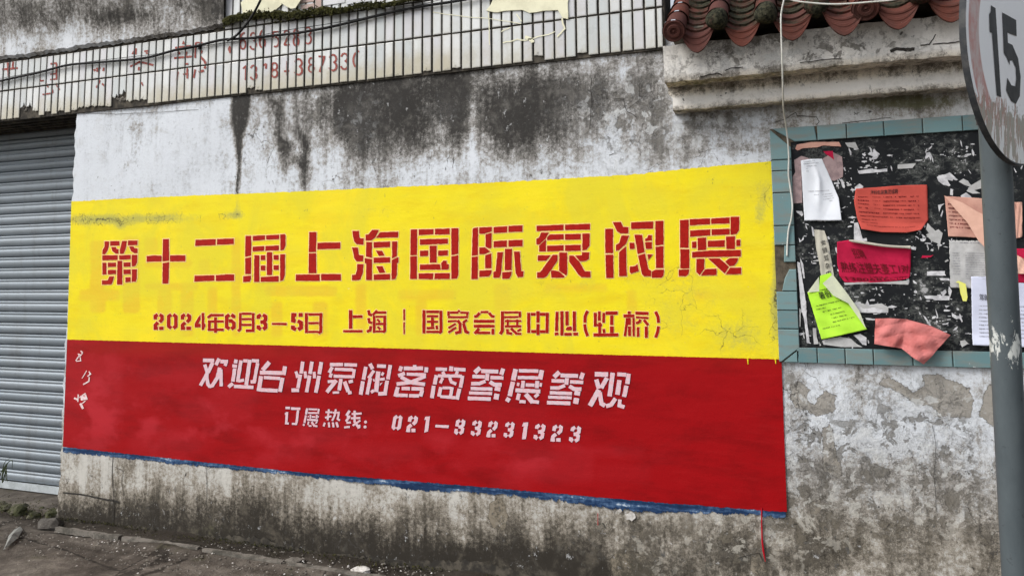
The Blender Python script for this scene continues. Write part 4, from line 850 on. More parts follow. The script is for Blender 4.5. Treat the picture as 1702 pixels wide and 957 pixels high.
for s in (d6(170, 175, 80, 200), d3(290, 170, 80, 205), d6(400, 140, 78, 220), "20 520 170 590 165|20 525 170 522 240|"+circ(555, 285, 38, 58, -100, 120, 20),
          circ(685, 185, 30, 35, -170, 30, 20)+"|20 712 200 655 320|20 655 322 720 318", d8(795, 130, 76, 205), d3(935, 105, 85, 205)): tile_char(s, ZT5)
for s in ("28 210 560 205 735|18 170 600 212 562", d3(295, 555, 80, 175), "20 400 570 445 540|22 445 540 440 600", d8(540, 525, 90, 180, 22), "16 690 510 688 680|22 655 632 715 625", d3(825, 480, 95, 195, 24),
          d8(975, 465, 80, 180, 18), "22 1060 455 1140 460|26 1130 465 1075 640", d3(1230, 430, 95, 195, 24), d3(1365, 415, 90, 195, 22), circ(1540, 500, 70, 105, 130, 270, 22)): tile_char(s, ZT5)
# cream filler patch and its run marks
q = Q(); P = [(808, 18), (815, 9), (823, -8), (944, -8), (944, 32), (935, 30), (927, 17), (905, 18), (880, 22), (868, 17), (845, 18), (826, 21)]
f0 = [W(a, b, .032) for a, b in rough_poly(P, 6, .6)]; q.poly(f0)
n = len(f0); q.add([tuple(p) for p in f0]+[(p[0], -.020, p[2]) for p in f0], [(i, (i+1) % n, n+(i+1) % n, n+i) for i in range(n)]); q.mk('cream_patch', M_cream, fascia)
q = Q()
for pts, w in (([(812, 20), (813, 45), (814, 75)], .006), ([(836, 72), (860, 66), (873, 68), (885, 64)], .007), ([(873, 62), (882, 66), (886, 71)], .02), ([(886, 64), (912, 57), (922, 53)], .006), ([(934, 30), (938, 48), (926, 62)], .010), ([(833, 53), (848, 46)], .006), ([(858, 24), (867, 36)], .006), ([(720, 20), (760, 27), (812, 31), (866, 40)], .004)):
    pts2 = []
    for a, b in zip(pts[:-1], pts[1:]): pts2 += [(a[0]+(b[0]-a[0])*k/4+random.uniform(-.6, .6), a[1]+(b[1]-a[1])*k/4+random.uniform(-.8, .8)) for k in range(4)]
    r_ = ribbon([W(*p, .026)[[0, 2]] for p in pts2+[pts[-1]]], w); q.poly([(a, -.0265, b) for a, b in r_])
q.mk('filler_smears', M_cream, fascia)
# rubble of mortar where tiles fell
random.seed(3)
q = Q()
for cx_, cy_, n in ((205, 163, 16), (45, 180, 12), (75, 178, 6), (150, 172, 8), (420, 148, 6), (235, 160, 6)):
    for k in range(n):
        x, y = cx_+random.gauss(0, 10), cy_+random.gauss(0, 3.4); c = W(x, y, .012); r = random.uniform(.008, .022)
        vs = [c+np.array([r*math.cos(a)*random.uniform(.6, 1.2), -random.uniform(.0, .006), r*.7*math.sin(a)*random.uniform(.6, 1.2)]) for a in np.linspace(0, 5.4, 7)]
        q.add([tuple(c+[0, -.010, 0])]+[tuple(v) for v in vs], [(0, i+1, (i+1) % 7+1) for i in range(7)])
tag(q.mk('mortar_rubble', M_stone, fascia), kind='stuff')
# ================================================================== CONCRETE CANOPY at upper left, moss, old tiles above
canopy = thing('concrete_canopy', 'stained grey concrete edge hanging over the tiles at the upper left', 'canopy', (-5, 0, CAMH+1.9))
low_edge = [(-140, 118), (0, 97), (40, 94), (80, 87), (118, 83), (130, 79), (165, 75), (205, 70), (250, 63), (300, 56), (340, 49), (372, 43), (392, 38), (400, 28), (398, 12), (404, -10)]
xs = [W(*p, .05)[0] for p in low_edge]; zs = [W(*p, .05)[2] for p in low_edge]
nx, nz = 260, 40; Vv = []
for j in range(nz):
    for i in range(nx):
        x = xs[0]+(xs[-5]-xs[0])*i/(nx-1); zl = np.interp(x, xs[:-4], zs[:-4])+.004*math.sin(x*41)+.003*math.sin(x*97)
        z = zl+(CAMH+2.6-zl)*j/(nz-1)
        y = -.05-.06*sm(np.array(z), zl+.10, zl+.45)-.004*math.sin(x*9)*math.sin(z*13)
        if j == 0: y = -.022
        Vv.append((x, float(y), z))
Vv = np.array(Vv); px, py = proj(Vv)
st = .34+.30*sm(-py, -80, -30)+field(px, py, [(60, 15, 50, 30, .18), (190, 28, 60, 14, .35), (400, 20, 60, 25, .6), (20, 70, 60, 16, -.12), (320, 30, 60, 20, -.15), (110, 65, 60, 14, -.10)])
mk('concrete_face', Vv, gridfaces(nz, nx), M_plaster, canopy, True, {'stain': st, 'peel': field(px, py, [(110, 10, 60, 18, .2)]), 'damp': np.full(len(st), .15), 'moss': field(px, py, [(160, 28, 60, 12, .35), (390, 20, 40, 20, .5)])})
# moss ledge: lumpy strip of many little tufts
random.seed(11)
mossy = thing('moss_ledge', 'dark green moss growing along the ledge above the white tiles', 'moss', tuple(W(500, 24, .05)))
q = Q()
ml = [(372, 36), (400, 28), (430, 26), (470, 25), (500, 24), (540, 19), (580, 14), (620, 10), (660, 4), (700, -2)]
mx = [p[0] for p in ml]; my = [p[1] for p in ml]; mt = {}
for k in range(2600):
    x = random.uniform(372, 690); yc = np.interp(x, mx, my); th = 6.5 if x < 540 else (5 if x < 600 else 6.0 if 585 < x < 640 else 2.5)
    y = yc+random.gauss(0, th*.5)+2*math.sin(x*.07); c = W(x, y, random.uniform(.03, .085)); r = random.uniform(.005, .014)
    a = random.uniform(0, 6.3); d1 = np.array([math.cos(a), random.uniform(-.6, .6), math.sin(a)])*r; d2 = np.array([-math.sin(a), random.uniform(-.9, .2), math.cos(a)])*r
    q.add([c-d1, c+d1*.8-d2*.3, c+d2], [(0, 1, 2)])
tag(q.mk('moss_tufts', M_moss, mossy), kind='stuff')
q = Q()
P3 = []
for i, x in enumerate(np.linspace(372, 700, 60)): P3.append(W(x, np.interp(x, mx, my)+1.5*math.sin(x*.09), .045))
q.tube(P3, [(.022+.008*math.sin(i*.9))*(1 if i < 34 else .55) for i in range(60)], 7); q.mk('moss_bed', M_moss, mossy, True)
upper = thing('upper_tile_remains', 'broken pinkish tiles and a pale lump of render above the moss ledge', 'tile remains', tuple(W(560, 5, .02)))
for (x0, y0, x1, y1, m) in ((498, -14, 522, 6, M_pinktile), (524, -14, 534, 18, M_pinktile), (500, 6, 522, 16, M_pinktile), (537, -16, 573, 10, M_tile), (576, -18, 616, 8, M_tile), (620, -18, 660, -1, M_pinktile)):
    q = Q(); a = W(x0, y1, .028); b = W(x1, y0, .028); q.box((a[0], -.028, a[2]), (b[0], -.0235, b[2])); q.mk('tile', m, upper)
q = Q(); q.poly([W(a, b, .05) for a, b in ((460, -12), (505, -12), (499, 2), (491, 14), (484, 15), (476, 11), (466, 5))]); q.poly([W(a, b, .035) for a, b in ((420, -12), (462, -12), (468, 8), (450, 24), (425, 25), (405, 30), (400, 5))]); q.mk('render_lump', M_cream, upper)

# ================================================================== CORNICE AND CLAY TILE COPING (right)
cop = thing('tiled_coping', 'whitewashed stepped cornice with a little roof of red clay tiles above the notice board', 'roof coping', tuple(W(1400, 130, 0)))
def zc(px, py, dep): return W(px, py, dep)[2]
D1, D2, D3 = .27, .12, .39
z1b = (zc(1112, 140, D1)+zc(1600, 84, D1))/2; z2b = (zc(1120, 187, D2)+zc(1600, 141, D2))/2; z1t = z1b+.36
0 and print('cornice', z1b, z2b, zc(1112, 140, D1), zc(1600, 84, D1), zc(1120, 187, D2), zc(1600, 141, D2))
x1l = W(1104, 120, D1)[0]; x2l = W(1118, 170, D2)[0]
prof = [(0, z2b+.006), (-D2+.004, z2b), (-D2, z2b+.004), (-D2-.003, z1b+.002), (-D1+.004, z1b-.004), (-D1, z1b+.002), (-D1-.010, z1b+.14), (-D1-.028, z1b+.192), (-D1+.02, z1b+.205), (-D1+.12, z1b+.215), (0, z1b+.22)]
pp = []
for a, b in zip(prof[:-1], prof[1:]):
    n = max(1, int(math.dist(a, b)/.03)); pp += [(a[0]+(b[0]-a[0])*k/n, a[1]+(b[1]-a[1])*k/n) for k in range(n)]
pp.append(prof[-1]); nx = 160; Vv = []
for j, (y, z) in enumerate(pp):
    for i in range(nx):
        t = i/(nx-1); xl = x1l if z > z1b-.05 else x2l; x = xl+(2.6-xl)*t
        Vv.append((x, y+.002*math.sin(x*7+z*9)+.0012*math.sin(x*37), z+.0025*math.sin(x*5.1)+.0018*math.sin(x*41)+.0012*math.sin(x*83)))
Vv = np.array(Vv); px, py = proj(Vv)
under = np.clip(((Vv[:, 2] < z1b+.012) & (Vv[:, 2] > z1b-.035)).astype(float)+((Vv[:, 2] < z2b+.012)).astype(float), 0, 1)  # undersides of both steps, coloured darker, browner and greener
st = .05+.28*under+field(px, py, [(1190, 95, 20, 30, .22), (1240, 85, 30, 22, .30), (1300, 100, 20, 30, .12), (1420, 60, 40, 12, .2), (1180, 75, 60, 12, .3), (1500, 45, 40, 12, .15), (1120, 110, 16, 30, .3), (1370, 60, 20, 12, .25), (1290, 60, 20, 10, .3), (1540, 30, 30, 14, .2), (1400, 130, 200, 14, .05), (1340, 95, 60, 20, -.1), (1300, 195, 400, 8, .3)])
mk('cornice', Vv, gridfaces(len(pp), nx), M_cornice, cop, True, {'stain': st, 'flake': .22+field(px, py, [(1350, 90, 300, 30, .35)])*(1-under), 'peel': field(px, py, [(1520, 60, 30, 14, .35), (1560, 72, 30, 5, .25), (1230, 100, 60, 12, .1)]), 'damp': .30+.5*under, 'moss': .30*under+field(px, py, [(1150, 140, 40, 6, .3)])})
for xl, za, zb, dd in ((x1l, z1b, z1t, D1), (x2l, z2b, z1b, D2)):
    zb = min(zb, z1b+.14); q = Q(); q.add([(xl, -dd, za), (xl, .02, za), (xl, .02, zb), (xl, -dd, zb)], [(0, 1, 2, 3)]); mk('cornice_end', q.v, q.f, M_cornice, cop, False, {'stain': [.3]*4, 'peel': [.1]*4, 'damp': [.3]*4, 'moss': [.1]*4})
cracks2 = [([(1164, 128), (1190, 122), (1200, 125)], .006), ([(1205, 118), (1218, 113), (1235, 112)], .005), ([(1330, 105), (1365, 100), (1400, 97)], .004), ([(1480, 86), (1490, 81), (1505, 83), (1520, 82)], .016), ([(1530, 76), (1545, 74), (1556, 56)], .005), ([(1256, 83), (1274, 76)], .005), ([(1550, 74), (1575, 72), (1600, 69)], .005)]
for pts, w in cracks2:
    q = Q(); pts2 = []
    for a, b in zip(pts[:-1], pts[1:]): pts2 += [(a[0]+(b[0]-a[0])*k/4+random.uniform(-.8, .8), a[1]+(b[1]-a[1])*k/4+random.uniform(-.6, .6)) for k in range(4)]
    r_ = ribbon([W(*p, D1+.006)[[0, 2]] for p in pts2+[pts[-1]]], w); q.poly([(a, -D1-.007, b) for a, b in r_]); q.mk('crack', M_crack, cop)
# --- roof tiles
SL = math.radians(32); up = np.array([0, math.cos(SL), math.sin(SL)]); nrm = np.array([0, -math.sin(SL), math.cos(SL)]); ex = np.array([1., 0, 0])
def barrel(px, py, r, dep, name='cover_tile', moss=0, end='rings', seglen=.21, nseg=5, body=None):
    bm_ = moss*.6 if body is None else body
    c0 = W(px, py, dep)
    for s in range(nseg):
        V = []; n = 16; L0 = s*(seglen-.0); rr = r*(1.0 if s else 1.0)
        prof_ = [(0, rr*1.06), (.018, rr*1.06), (.020, rr*.98), (seglen+.02, rr*.90)]
        for (l, q_) in prof_:
            for k in range(n):
                a = math.pi*(-.12+1.24*k/(n-1)); V.append(c0+up*(L0+l)+ex*q_*math.cos(a)+nrm*q_*math.sin(a))
        F_ = [(j*n+k, (j+1)*n+k, (j+1)*n+k+1, j*n+k+1) for j in range(len(prof_)-1) for k in range(n-1)]
        mk(name, V, F_, M_clay, cop, True, {'moss': [bm_+.06*s]*len(V)})
    # closing face with concentric relief, tilted plate at the eave
    m = 20; V = []; rings = [(.99, .0), (.99, -.006), (.88, -.008), (.84, -.004), (.62, -.004), (.57, -.012), (.34, -.012), (.30, -.004), (.12, -.004), (0.02, -.014)]
    if end == 'lump': rings = [(1.02, 0), (.98, -.02), (.85, -.045), (.6, -.062), (.3, -.07), (.02, -.072)]
    for (q_, d) in rings:
        for k in range(m):
            a = 2*math.pi*k/m; jit = 1+(.08*math.sin(3*a+px) if end == 'lump' else 0)
            V.append(c0+ex*r*q_*jit*math.cos(a)+nrm*r*q_*jit*math.sin(a)+up*d)
    F_ = [(j*m+k, j*m+(k+1) % m, (j+1)*m+(k+1) % m, (j+1)*m+k) for j in range(len(rings)-1) for k in range(m)]
    mk('tile_end_cap', V, F_, M_clay, cop, True, {'moss': [moss]*len(V)})
def drip(pxc, pyt, wpx, hpx, dep, tone=0):
    """pan tile with hanging pointed shield and ridged border"""
    c = W(pxc, pyt, dep); m = 1229/(np.dot(c-CAM, -MW[:, 2])) if False else None
    e0 = W(pxc-wpx/2, pyt, dep); e1 = W(pxc+wpx/2, pyt, dep); hw = (e1[0]-e0[0])/2
    hh = W(pxc, pyt, dep)[2]-W(pxc, pyt+hpx, dep)[2]
    n = 18; V = []; sag = hh*.34
    lev = [0, .10, .14, .30, .34, .50, .54, .72, .78, 1.0]; dpt = [-.005, -.005, -.001, -.001, -.0035, -.0035, -.001, -.001, -.005, -.005]
    def bot(u): a = abs(u); return -hh*(.86*(1-a**2.3)+.14*(1-a))-.002
    for (l, d) in zip(lev, dpt):
        for k in range(n+1):
            u = -1+2*k/n; zt = -sag*(1-u*u); zb = min(zt-.002, bot(u)-.0)
            V.append(c+np.array([hw*u*(1-.05*l), d-.05*l*hh/.2*.3, zt+(zb-zt)*l]))
    N = n+1; F_ = [(j*N+k, (j+1)*N+k, (j+1)*N+k+1, j*N+k+1) for j in range(len(lev)-1) for k in range(n)]
    b0 = len(V); V += [v+np.array([0, .016, 0]) for v in V[(len(lev)-1)*N:]]      # thickness at the lower edge
    F_ += [((len(lev)-1)*N+k, b0+k, b0+k+1, (len(lev)-1)*N+k+1) for k in range(n)]
    mk('drip_tile', V, F_, M_clay, cop, True, {'moss': [tone]*len(V)})
    for s in range(11):                                                         # overlapping pans going up the slope
        V = []
        for (l, t_) in ((0, -.012), (0, 0), (.20, 0), (.20, -.01)):
            for k in range(n+1):
                u = -1+2*k/n; V.append(c+np.array([hw*u*.93, 0, -sag*(1-u*u)*1.1])+up*(.004+s*.085+l)+nrm*(t_+.012*s+.004))
        F_ = [(j*N+k, j*N+k+1, (j+1)*N+k+1, (j+1)*N+k) for j in range(3) for k in range(n)]
        mk('pan_tile', V, F_, M_clay, cop, True, {'moss': [min(.62, .46+.05*s)+random.uniform(-.15, .12)]*len(V)})  # moss value serves to darken the pans, more so up the slope
for a in ((1158, 48, 62, 40, D3, .05), (1233, 38, 66, 40, D3, .0), (1316, 28, 70, 40, D3, .06), (1402, 16, 76, 44, D3, .12), (1491, 6, 80, 44, D3, .08), (1579, -6, 84, 44, D3, .05), (1675, -16, 88, 44, D3, .05), (1778, -28, 92, 46, D3, .05)):
    drip(*a)
barrel(1120, 52, .058, D3+.05, moss=0)
barrel(1192, 32, .056, D3+.01, moss=.75, end='lump', body=.12); barrel(1273, 22, .056, D3+.0, moss=.85, end='lump')
barrel(1357, 10, .056, D3-.03, moss=.70, end='lump'); barrel(1439, 14, .062, D3+.03, moss=.05); barrel(1530, -12, .056, D3, moss=.6, end='lump'); barrel(1625, -22, .056, D3, moss=.3)
barrel(1722, -34, .056, D3, moss=.3)
c0 = W(1118, 52, D3); q = Q()
pr = [np.array([0, -D3+.10, c0[2]-.035])]
xl, xr = c0[0]-.02, 2.6
a0 = np.array([0, -D3+.10, c0[2]+.035]); a1 = a0+up*1.0; b1 = np.array([0, a1[1], z1b+.24]); b0 = np.array([0, -D1+.10, z1b+.24])
q.add([(xl, *p[1:]) for p in (a0, a1, b1, b0)]+[(xr, *p[1:]) for p in (a0, a1, b1, b0)], [(0, 3, 2, 1), (4, 5, 6, 7), (0, 1, 5, 4), (1, 2, 6, 5), (2, 3, 7, 6), (3, 0, 4, 7)]); q.mk('roof_bed', M_grout, cop)

# ================================================================== NOTICE BOARD
nb = thing('notice_board', 'black street notice board framed with teal glazed tiles and plastered with torn flyers', 'notice board', tuple(W(1310, 600, 0)))
xo, xi = W(1287, 400)[0], W(1321, 400)[0]; zo, zi = W(1287, 215)[2], W(1406, 231)[2]; zib, zob = W(1326, 577)[2], W(1653, 611)[2]
xr = xo+2.3
0 and print('board', xo, xi, zo, zi, zib, zob)
q = Q(); q.box((xi-.02, -.004, zib-.01), (xr-.08, .004, zi+.01)); q.mk('board_panel', M_board, nb)
q = Q(); q.box((xo, -.010, zob), (xi, .002, zo)); q.box((xi, -.010, zi), (xr, .002, zo)); q.box((xi, -.010, zob), (xr, .002, zib)); q.box((xr-.09, -.010, zib), (xr, .002, zi)); q.mk('frame_bed', M_bare, nb)
def slab(P, y0, y1, mat, name, parent, bev=.003, jit=0):
    """prism of a convex outline (x,z), bevelled front edge"""
    n = len(P); c = np.mean(P, 0); I = [np.array(p)+(c-np.array(p))/np.linalg.norm(c-np.array(p))*bev*1.4 for p in P]
    V = [(p[0], y0, p[1]) for p in P]+[(p[0], y1+bev, p[1]) for p in P]+[(p[0], y1, p[1]) for p in I]
    F_ = [(L*n+i, L*n+(i+1) % n, (L+1)*n+(i+1) % n, (L+1)*n+i) for L in range(2) for i in range(n)]+[tuple(2*n+i for i in range(n))]
    return mk(name, V, F_, mat, parent)
g = .0022
ys = [600, 546, 515.5, 484, 441, 408, 375.6, 321, 284.6, 266.5, 207]
zz = [W(1300, y)[2] for y in ys]; zz[0] = zob; zz[-1] = zo
for i in range(len(zz)-1):
    a, b = zz[i]+g, zz[i+1]-g; yj = -.020-random.uniform(0, .002)
    if i == 0: slab([(xo, a), (xo+.01, a), (xi, zib), (xi, b), (xo, b)], -.010, yj, M_teal, 'frame_tile', nb)
    elif i == len(zz)-2: slab([(xo, a), (xi, a), (xi, zi-.03), (xo, zo-.005)], -.010, yj, M_teal, 'frame_tile', nb)
    elif i == 3: slab([(xo+.03, a), (xi, a), (xi, b-.02), (xo+.07, b-.02), (xo+.045, b-.07)], -.010, yj, M_teal, 'frame_tile', nb)
    elif i == 4: slab([(xo+.045, a+.015), (xi, a+.015), (xi, b), (xo+.05, b)], -.010, yj, M_teal, 'frame_tile', nb)
    else: slab([(xo, a), (xi, a), (xi, b), (xo, b)], -.010, yj, M_teal, 'frame_tile', nb)
xb = [1306, 1326, 1358.4, 1404.6, 1451.3, 1516.3, 1582.4, 1650]; xbw = [W(x, 594)[0] for x in xb]
st_ = xbw[-1]-xbw[-2]
while xbw[-1] < xr-.1: xbw.append(xbw[-1]+.15)
slab([(xo+.02, zob), (xbw[1]-g, zob), (xbw[1]-g, zib), (xi+.004, zib-.004)], -.010, -.020, M_teal, 'frame_tile', nb)
for a, b in zip(xbw[1:-1], xbw[2:]): slab([(a+g, zob), (b-g, zob), (b-g, zib), (a+g, zib)], -.010, -.020-random.uniform(0, .002), M_teal, 'frame_tile', nb)
xt = [1320, 1357, 1406, 1468, 1532.5, 1598.6]; xtw = [W(x, 210)[0] for x in xt]
slab([(xo+.012, zo), (xtw[0], zi+.0), (xtw[1]-g, zi), (xtw[1]-.012, zo)], -.010, -.020, M_teal, 'frame_tile', nb)
while xtw[-1] < xr-.1: xtw.append(xtw[-1]+.158)
for a, b in zip(xtw[1:-1], xtw[2:]): slab([(a+g, zi), (b-g, zi), (b-g, zo), (a+g, zo)], -.010, -.020-random.uniform(0, .002), M_teal, 'frame_tile', nb)
# torn remains stuck on the board (part of it)
random.seed(21)
def ragged(cx_, cy_, rx, ry, n=13, ang=0):
    out = []; ca, sa = math.cos(ang), math.sin(ang)
    for k in range(n):
        a = 2*math.pi*k/n; r = random.uniform(.45, 1.1); x, y = rx*r*math.cos(a), ry*r*math.sin(a); out.append((cx_+x*ca-y*sa, cy_+x*sa+y*ca))
    return out
q = Q()
CL = [(1345, 300), (1350, 370), (1345, 430), (1370, 520), (1400, 300), (1410, 350), (1430, 250), (1455, 265), (1440, 275), (1480, 505), (1530, 480), (1560, 500), (1545, 250), (1600, 250), (1590, 300), (1550, 400), (1495, 440), (1340, 560), (1420, 570), (1570, 530), (1620, 560), (1600, 240), (1690, 290), (1520, 390), (1460, 500), (1385, 420)]
for k in range(430):
    cx_, cy_ = random.choice(CL); x = random.gauss(cx_, 17); y = random.gauss(cy_, 13)
    if not (1326 < x < 1700 and 238 < y < 574): continue
    s = random.choice([.8, 1, 1.3, 1.8, 2.6, 4])
    q.poly([W(a, b, .0048+.000008*k) for a, b in ragged(x, y, s*random.uniform(.8, 2.4), s*random.uniform(.3, .8), 8, random.choice((0, 0, 1.3, random.uniform(-1.2, 1.2))))])
tag(q.mk('paper_specks', M_scrap, nb), kind='stuff')
ZQ3, ZQ4, ZQ5, ZQ6, ZQ7, ZQ8, ZQ9, ZQ10 = (1270, 170, 7.72), (1482, 170, 7.72), (1290, 280, 7.72), (1482, 280, 7.72), (1290, 390, 7.72), (1482, 390, 7.72), (1290, 500, 7.72), (1482, 500, 7.72)
def scrap(zm, s, mat=M_scrap, dep=.0090, parent=nb, name='paper_scrap', jit=.25):
    ox, oy, k = zm; q = Q(); q.poly([W(a, b, dep) for a, b in rough_poly([(ox+a/k, oy+b/k) for a, b in pairs(list(map(float, s.split())))], 3, jit)])
    return q.mk(name, mat, parent)
for zm, s in ((ZQ3, "1205 880 1390 850 1415 870 1580 850 1580 890 1400 900 1220 920"), (ZQ4, "78 800 310 785 270 845 78 855"), (ZQ4, "425 735 445 700 440 650 490 640 515 690 500 755 480 700"), (ZQ4, "600 940 690 925 745 900 800 957 780 1010 700 990 600 1000"),
              (ZQ6, "580 110 650 80 690 90 745 50 790 90 850 145 830 155 760 130 700 125 755 215 740 230 670 215 600 165"), (ZQ6, "860 170 920 130 980 160 1020 215 1100 170 1150 140 1195 145 1195 245 1060 280 1140 320 1040 325 960 290 1000 235 940 215"),
              (ZQ6, "885 350 955 310 1010 350 1070 440 1040 460 960 420 905 410"), (ZQ6, "755 260 790 270 785 350 750 340"), (ZQ6, "595 470 680 450 640 480 610 560"), (ZQ6, "1115 480 1185 425 1210 430 1210 475 1140 490"), (ZQ6, "655 530 660 560 640 625 625 610"),
              (ZQ6, "460 700 560 800 600 780 655 830 625 957 600 1050 590 960 510 930 440 850 480 830 440 780"), (ZQ8, "455 470 685 465 680 500 700 525 450 525"), (ZQ8, "610 555 740 560 745 590 630 585"), (ZQ8, "410 780 745 785 740 840 545 840 530 825 440 820"),
              (ZQ8, "245 150 315 160 310 200 250 185"), (ZQ8, "680 340 720 315 735 335 690 355"), (ZQ8, "515 180 540 190 530 215 495 205"), (ZQ8, "630 750 690 700 705 740 660 790"), (ZQ8, "735 660 775 720 750 800 725 730"),
              (ZQ10, "400 180 440 210 510 320 480 310 440 250"), (ZQ10, "770 150 885 220 830 235 775 200"), (ZQ10, "880 510 940 500 985 545 905 595 885 560"), (ZQ10, "555 260 585 300 570 300"), (ZQ10, "350 135 380 170 360 180"), (ZQ10, "680 55 745 60 700 90"),
              (ZQ7, "270 345 305 360 380 850 385 1000 325 1000 300 700"), (ZQ7, "305 290 345 370 370 560 350 560 320 400"), (ZQ7, "470 335 560 320 560 340 480 342"), (ZQ7, "970 870 1080 860 1130 930 1170 830 1200 900 1350 880 1400 930 1440 1000 1000 1000"),
              (ZQ9, "320 0 385 0 390 200 430 530 455 548 395 540 360 250 330 120"), (ZQ9, "298 90 318 110 312 330 300 335"), (ZQ9, "470 345 515 350 520 450 545 550 485 555 475 440"), (ZQ9, "590 510 700 480 820 460 950 480 1050 560 1110 590 980 590 830 590 700 570 610 560"),
              (ZQ9, "990 440 1080 420 1160 470 1160 570 1110 560 1060 500"), (ZQ9, "1040 40 1110 30 1200 70 1350 30 1440 80 1440 140 1360 110 1250 80 1120 100"), (ZQ9, "1140 215 1270 230 1260 250 1160 240"), (ZQ9, "345 370 370 490 350 470"), (ZQ9, "550 520 580 570 560 575"),
              (ZQ5, "1060 35 1170 15 1290 10 1300 45 1410 40 1400 10 1425 10 1420 40 1080 70"), (ZQ5, "255 545 330 550 350 590 330 615 270 570"), (ZQ5, "1010 240 1070 195 1120 230 1110 265 1010 275"), (ZQ5, "290 890 320 930 350 870 355 910 300 950"), (ZQ5, "900 210 960 195 970 215 920 230"),
              (ZQ5, "1000 700 1050 690 1110 900 1160 890 1170 930 1000 940"), (ZQ3, "1330 670 1390 650 1420 610 1470 690 1440 730 1340 745 1400 700")):
    scrap(zm, s, random.choice((M_scrap, M_scrap, M_paper_g)), dep=.0086+random.uniform(0, .0008))
scrap(ZQ3, "400 600 420 545 600 510 960 510 990 570 760 555 680 580 500 590 430 620", M_paper_salmon, .0088)
scrap(ZQ3, "385 740 480 690 700 760 880 640 1000 700 1015 840 1010 960 900 1010 600 957 480 957 490 1290 370 1300 365 957 400 900", M_paper_mauve, .0088, name='paper_scrap')
scrap(ZQ3, "760 630 880 625 895 740 830 690 790 665", M_paper_crimson, .0096)
scrap(ZQ3, "1040 520 1170 515 1205 590 1180 600 1070 570", M_paper_g, .0088); scrap(ZQ8, "395 265 500 270 540 255 500 290 380 300", M_paper_crimson, .0096)

# ---- flyers: grids bent out of the board; (u,v) in the sheet -> point
def text_mesh(s, font_cache={}):
    if s in font_cache: return font_cache[s]
    cu = bpy.data.curves.new('t', 'FONT'); cu.body = s; cu.size = 1; cu.offset = .005; cu.resolution_u = 2
    o = bpy.data.objects.new('t', cu); C.objects.link(o)
    dg = bpy.context.evaluated_depsgraph_get(); me = o.evaluated_get(dg).to_mesh()
    me.calc_loop_triangles()
    V = np.array([v.co[:2] for v in me.vertices]) if len(me.vertices) else np.zeros((0, 2)); T = [tuple(t.vertices) for t in me.loop_triangles]
    o.evaluated_get(dg).to_mesh_clear(); bpy.data.objects.remove(o); bpy.data.curves.remove(cu)
    if len(V):
        mn, mx_ = V.min(0), V.max(0); V = (V-mn)/np.maximum(mx_-mn, 1e-6)
    font_cache[s] = (V, T); return V, T
class Sheet:
    def __init__(s, rows, dep, bend=None):
        if not isinstance(rows[0], list): tl, tr, br, bl = rows; rows = [[tl, tr], [bl, br]]
        s.r = np.array(rows, float); s.dep = dep; s.bend = bend or (lambda u, v: 0)
    def pt(s, u, v, off=0):
        m, n = s.r.shape[:2]; a = min(max(v, 0), 1)*(m-1); b = min(max(u, 0), 1)*(n-1)
        i, j = min(int(a), m-2), min(int(b), n-2); a -= i; b -= j
        p = (s.r[i, j]*(1-b)+s.r[i, j+1]*b)*(1-a)+(s.r[i+1, j]*(1-b)+s.r[i+1, j+1]*b)*a
        ph = s.r[0, 0, 0]
        d = s.dep+s.bend(u, v)+off+.0012*math.sin(11*u+6*v+ph)+.0009*math.sin(19*v-8*u+ph)+.0012*abs(math.sin(7*u-9*v+2+ph))
        c = W(p[0], p[1], s.dep); return np.array([c[0], -d, c[2]])
    def build(s, name, mat, label, cat, parent=None, n=44, edge=.004):
        V = []; 
        for j in range(n+1):
            for i in range(n+1):
                u, v = i/n, j/n
                if edge and (i in (0, n) or j in (0, n)): u += random.uniform(-edge, edge); v += random.uniform(-edge, edge)
                V.append(s.pt(u, v))
        F_ = gridfaces(n+1, n+1)[:, ::-1]
        o = mk(name, V, F_, mat, parent, True)
        m = o.modifiers.new('thickness', 'SOLIDIFY'); m.thickness = .0006; m.offset = -1
        if label: tag(o, label, cat, 'flyers pasted on the notice board')
        s.o = o; return o
    def text(s, txt, u0, v0, u1, v1, mat=M_ink):
        V, T = text_mesh(txt)
        if not len(V): return
        P = [s.pt(u0+(u1-u0)*a, v1+(v0-v1)*b, .0034) for a, b in V]
        mk('printed_text', P, T, mat, s.o)
    def rows(s, spec, mat=M_ink, name='small_print'):
        """illegible small print: rows of tiny blocks; spec = (u0, v, u1, height)"""
        q = Q()
        for (u0, v, u1, h) in spec:
            u = u0
            while u < u1:
                w = h*random.uniform(.3, .8)*.6
                if random.random() < .85:
                    hh = h*random.uniform(.35, .8); q.add([s.pt(u, v, .0022), s.pt(min(u+w, u1), v, .0022), s.pt(min(u+w, u1), v+hh, .0022), s.pt(u, v+hh, .0022)], [(0, 1, 2, 3)])
                u += w+h*.25
        tag(q.mk(name, mat, s.o), kind='stuff')
A = Sheet([[(1331, 267), (1345, 264.5), (1366, 264)], [(1333, 300), (1358, 300), (1382, 300)], [(1335, 335), (1362, 335), (1394, 330)], [(1337, 367), (1366, 367), (1398.5, 367)]], .011, lambda u, v: .010*max(0, v-.5)*2+.010*math.exp(-((u-.55+.25*(v-.4))/.09)**2)*math.exp(-((v-.4)/.3)**2)+.012*max(0, u+v-1.5)*2)
A.build('flyer', M_paper_w, 'curling white printed sheet hanging at the upper left of the board', 'flyer')
A.rows([(.15, .03, .7, .012), (.12, .06, .8, .018), (.25, .10, .7, .018), (.2, .14, .3, .018), (.2, .18, .3, .018), (.15, .50, .82, .02), (.35, .555, .5, .018), (.6, .56, .88, .018), (.6, .60, .88, .018), (.6, .64, .88, .018), (.75, .68, .85, .016)], M_inkgrey)
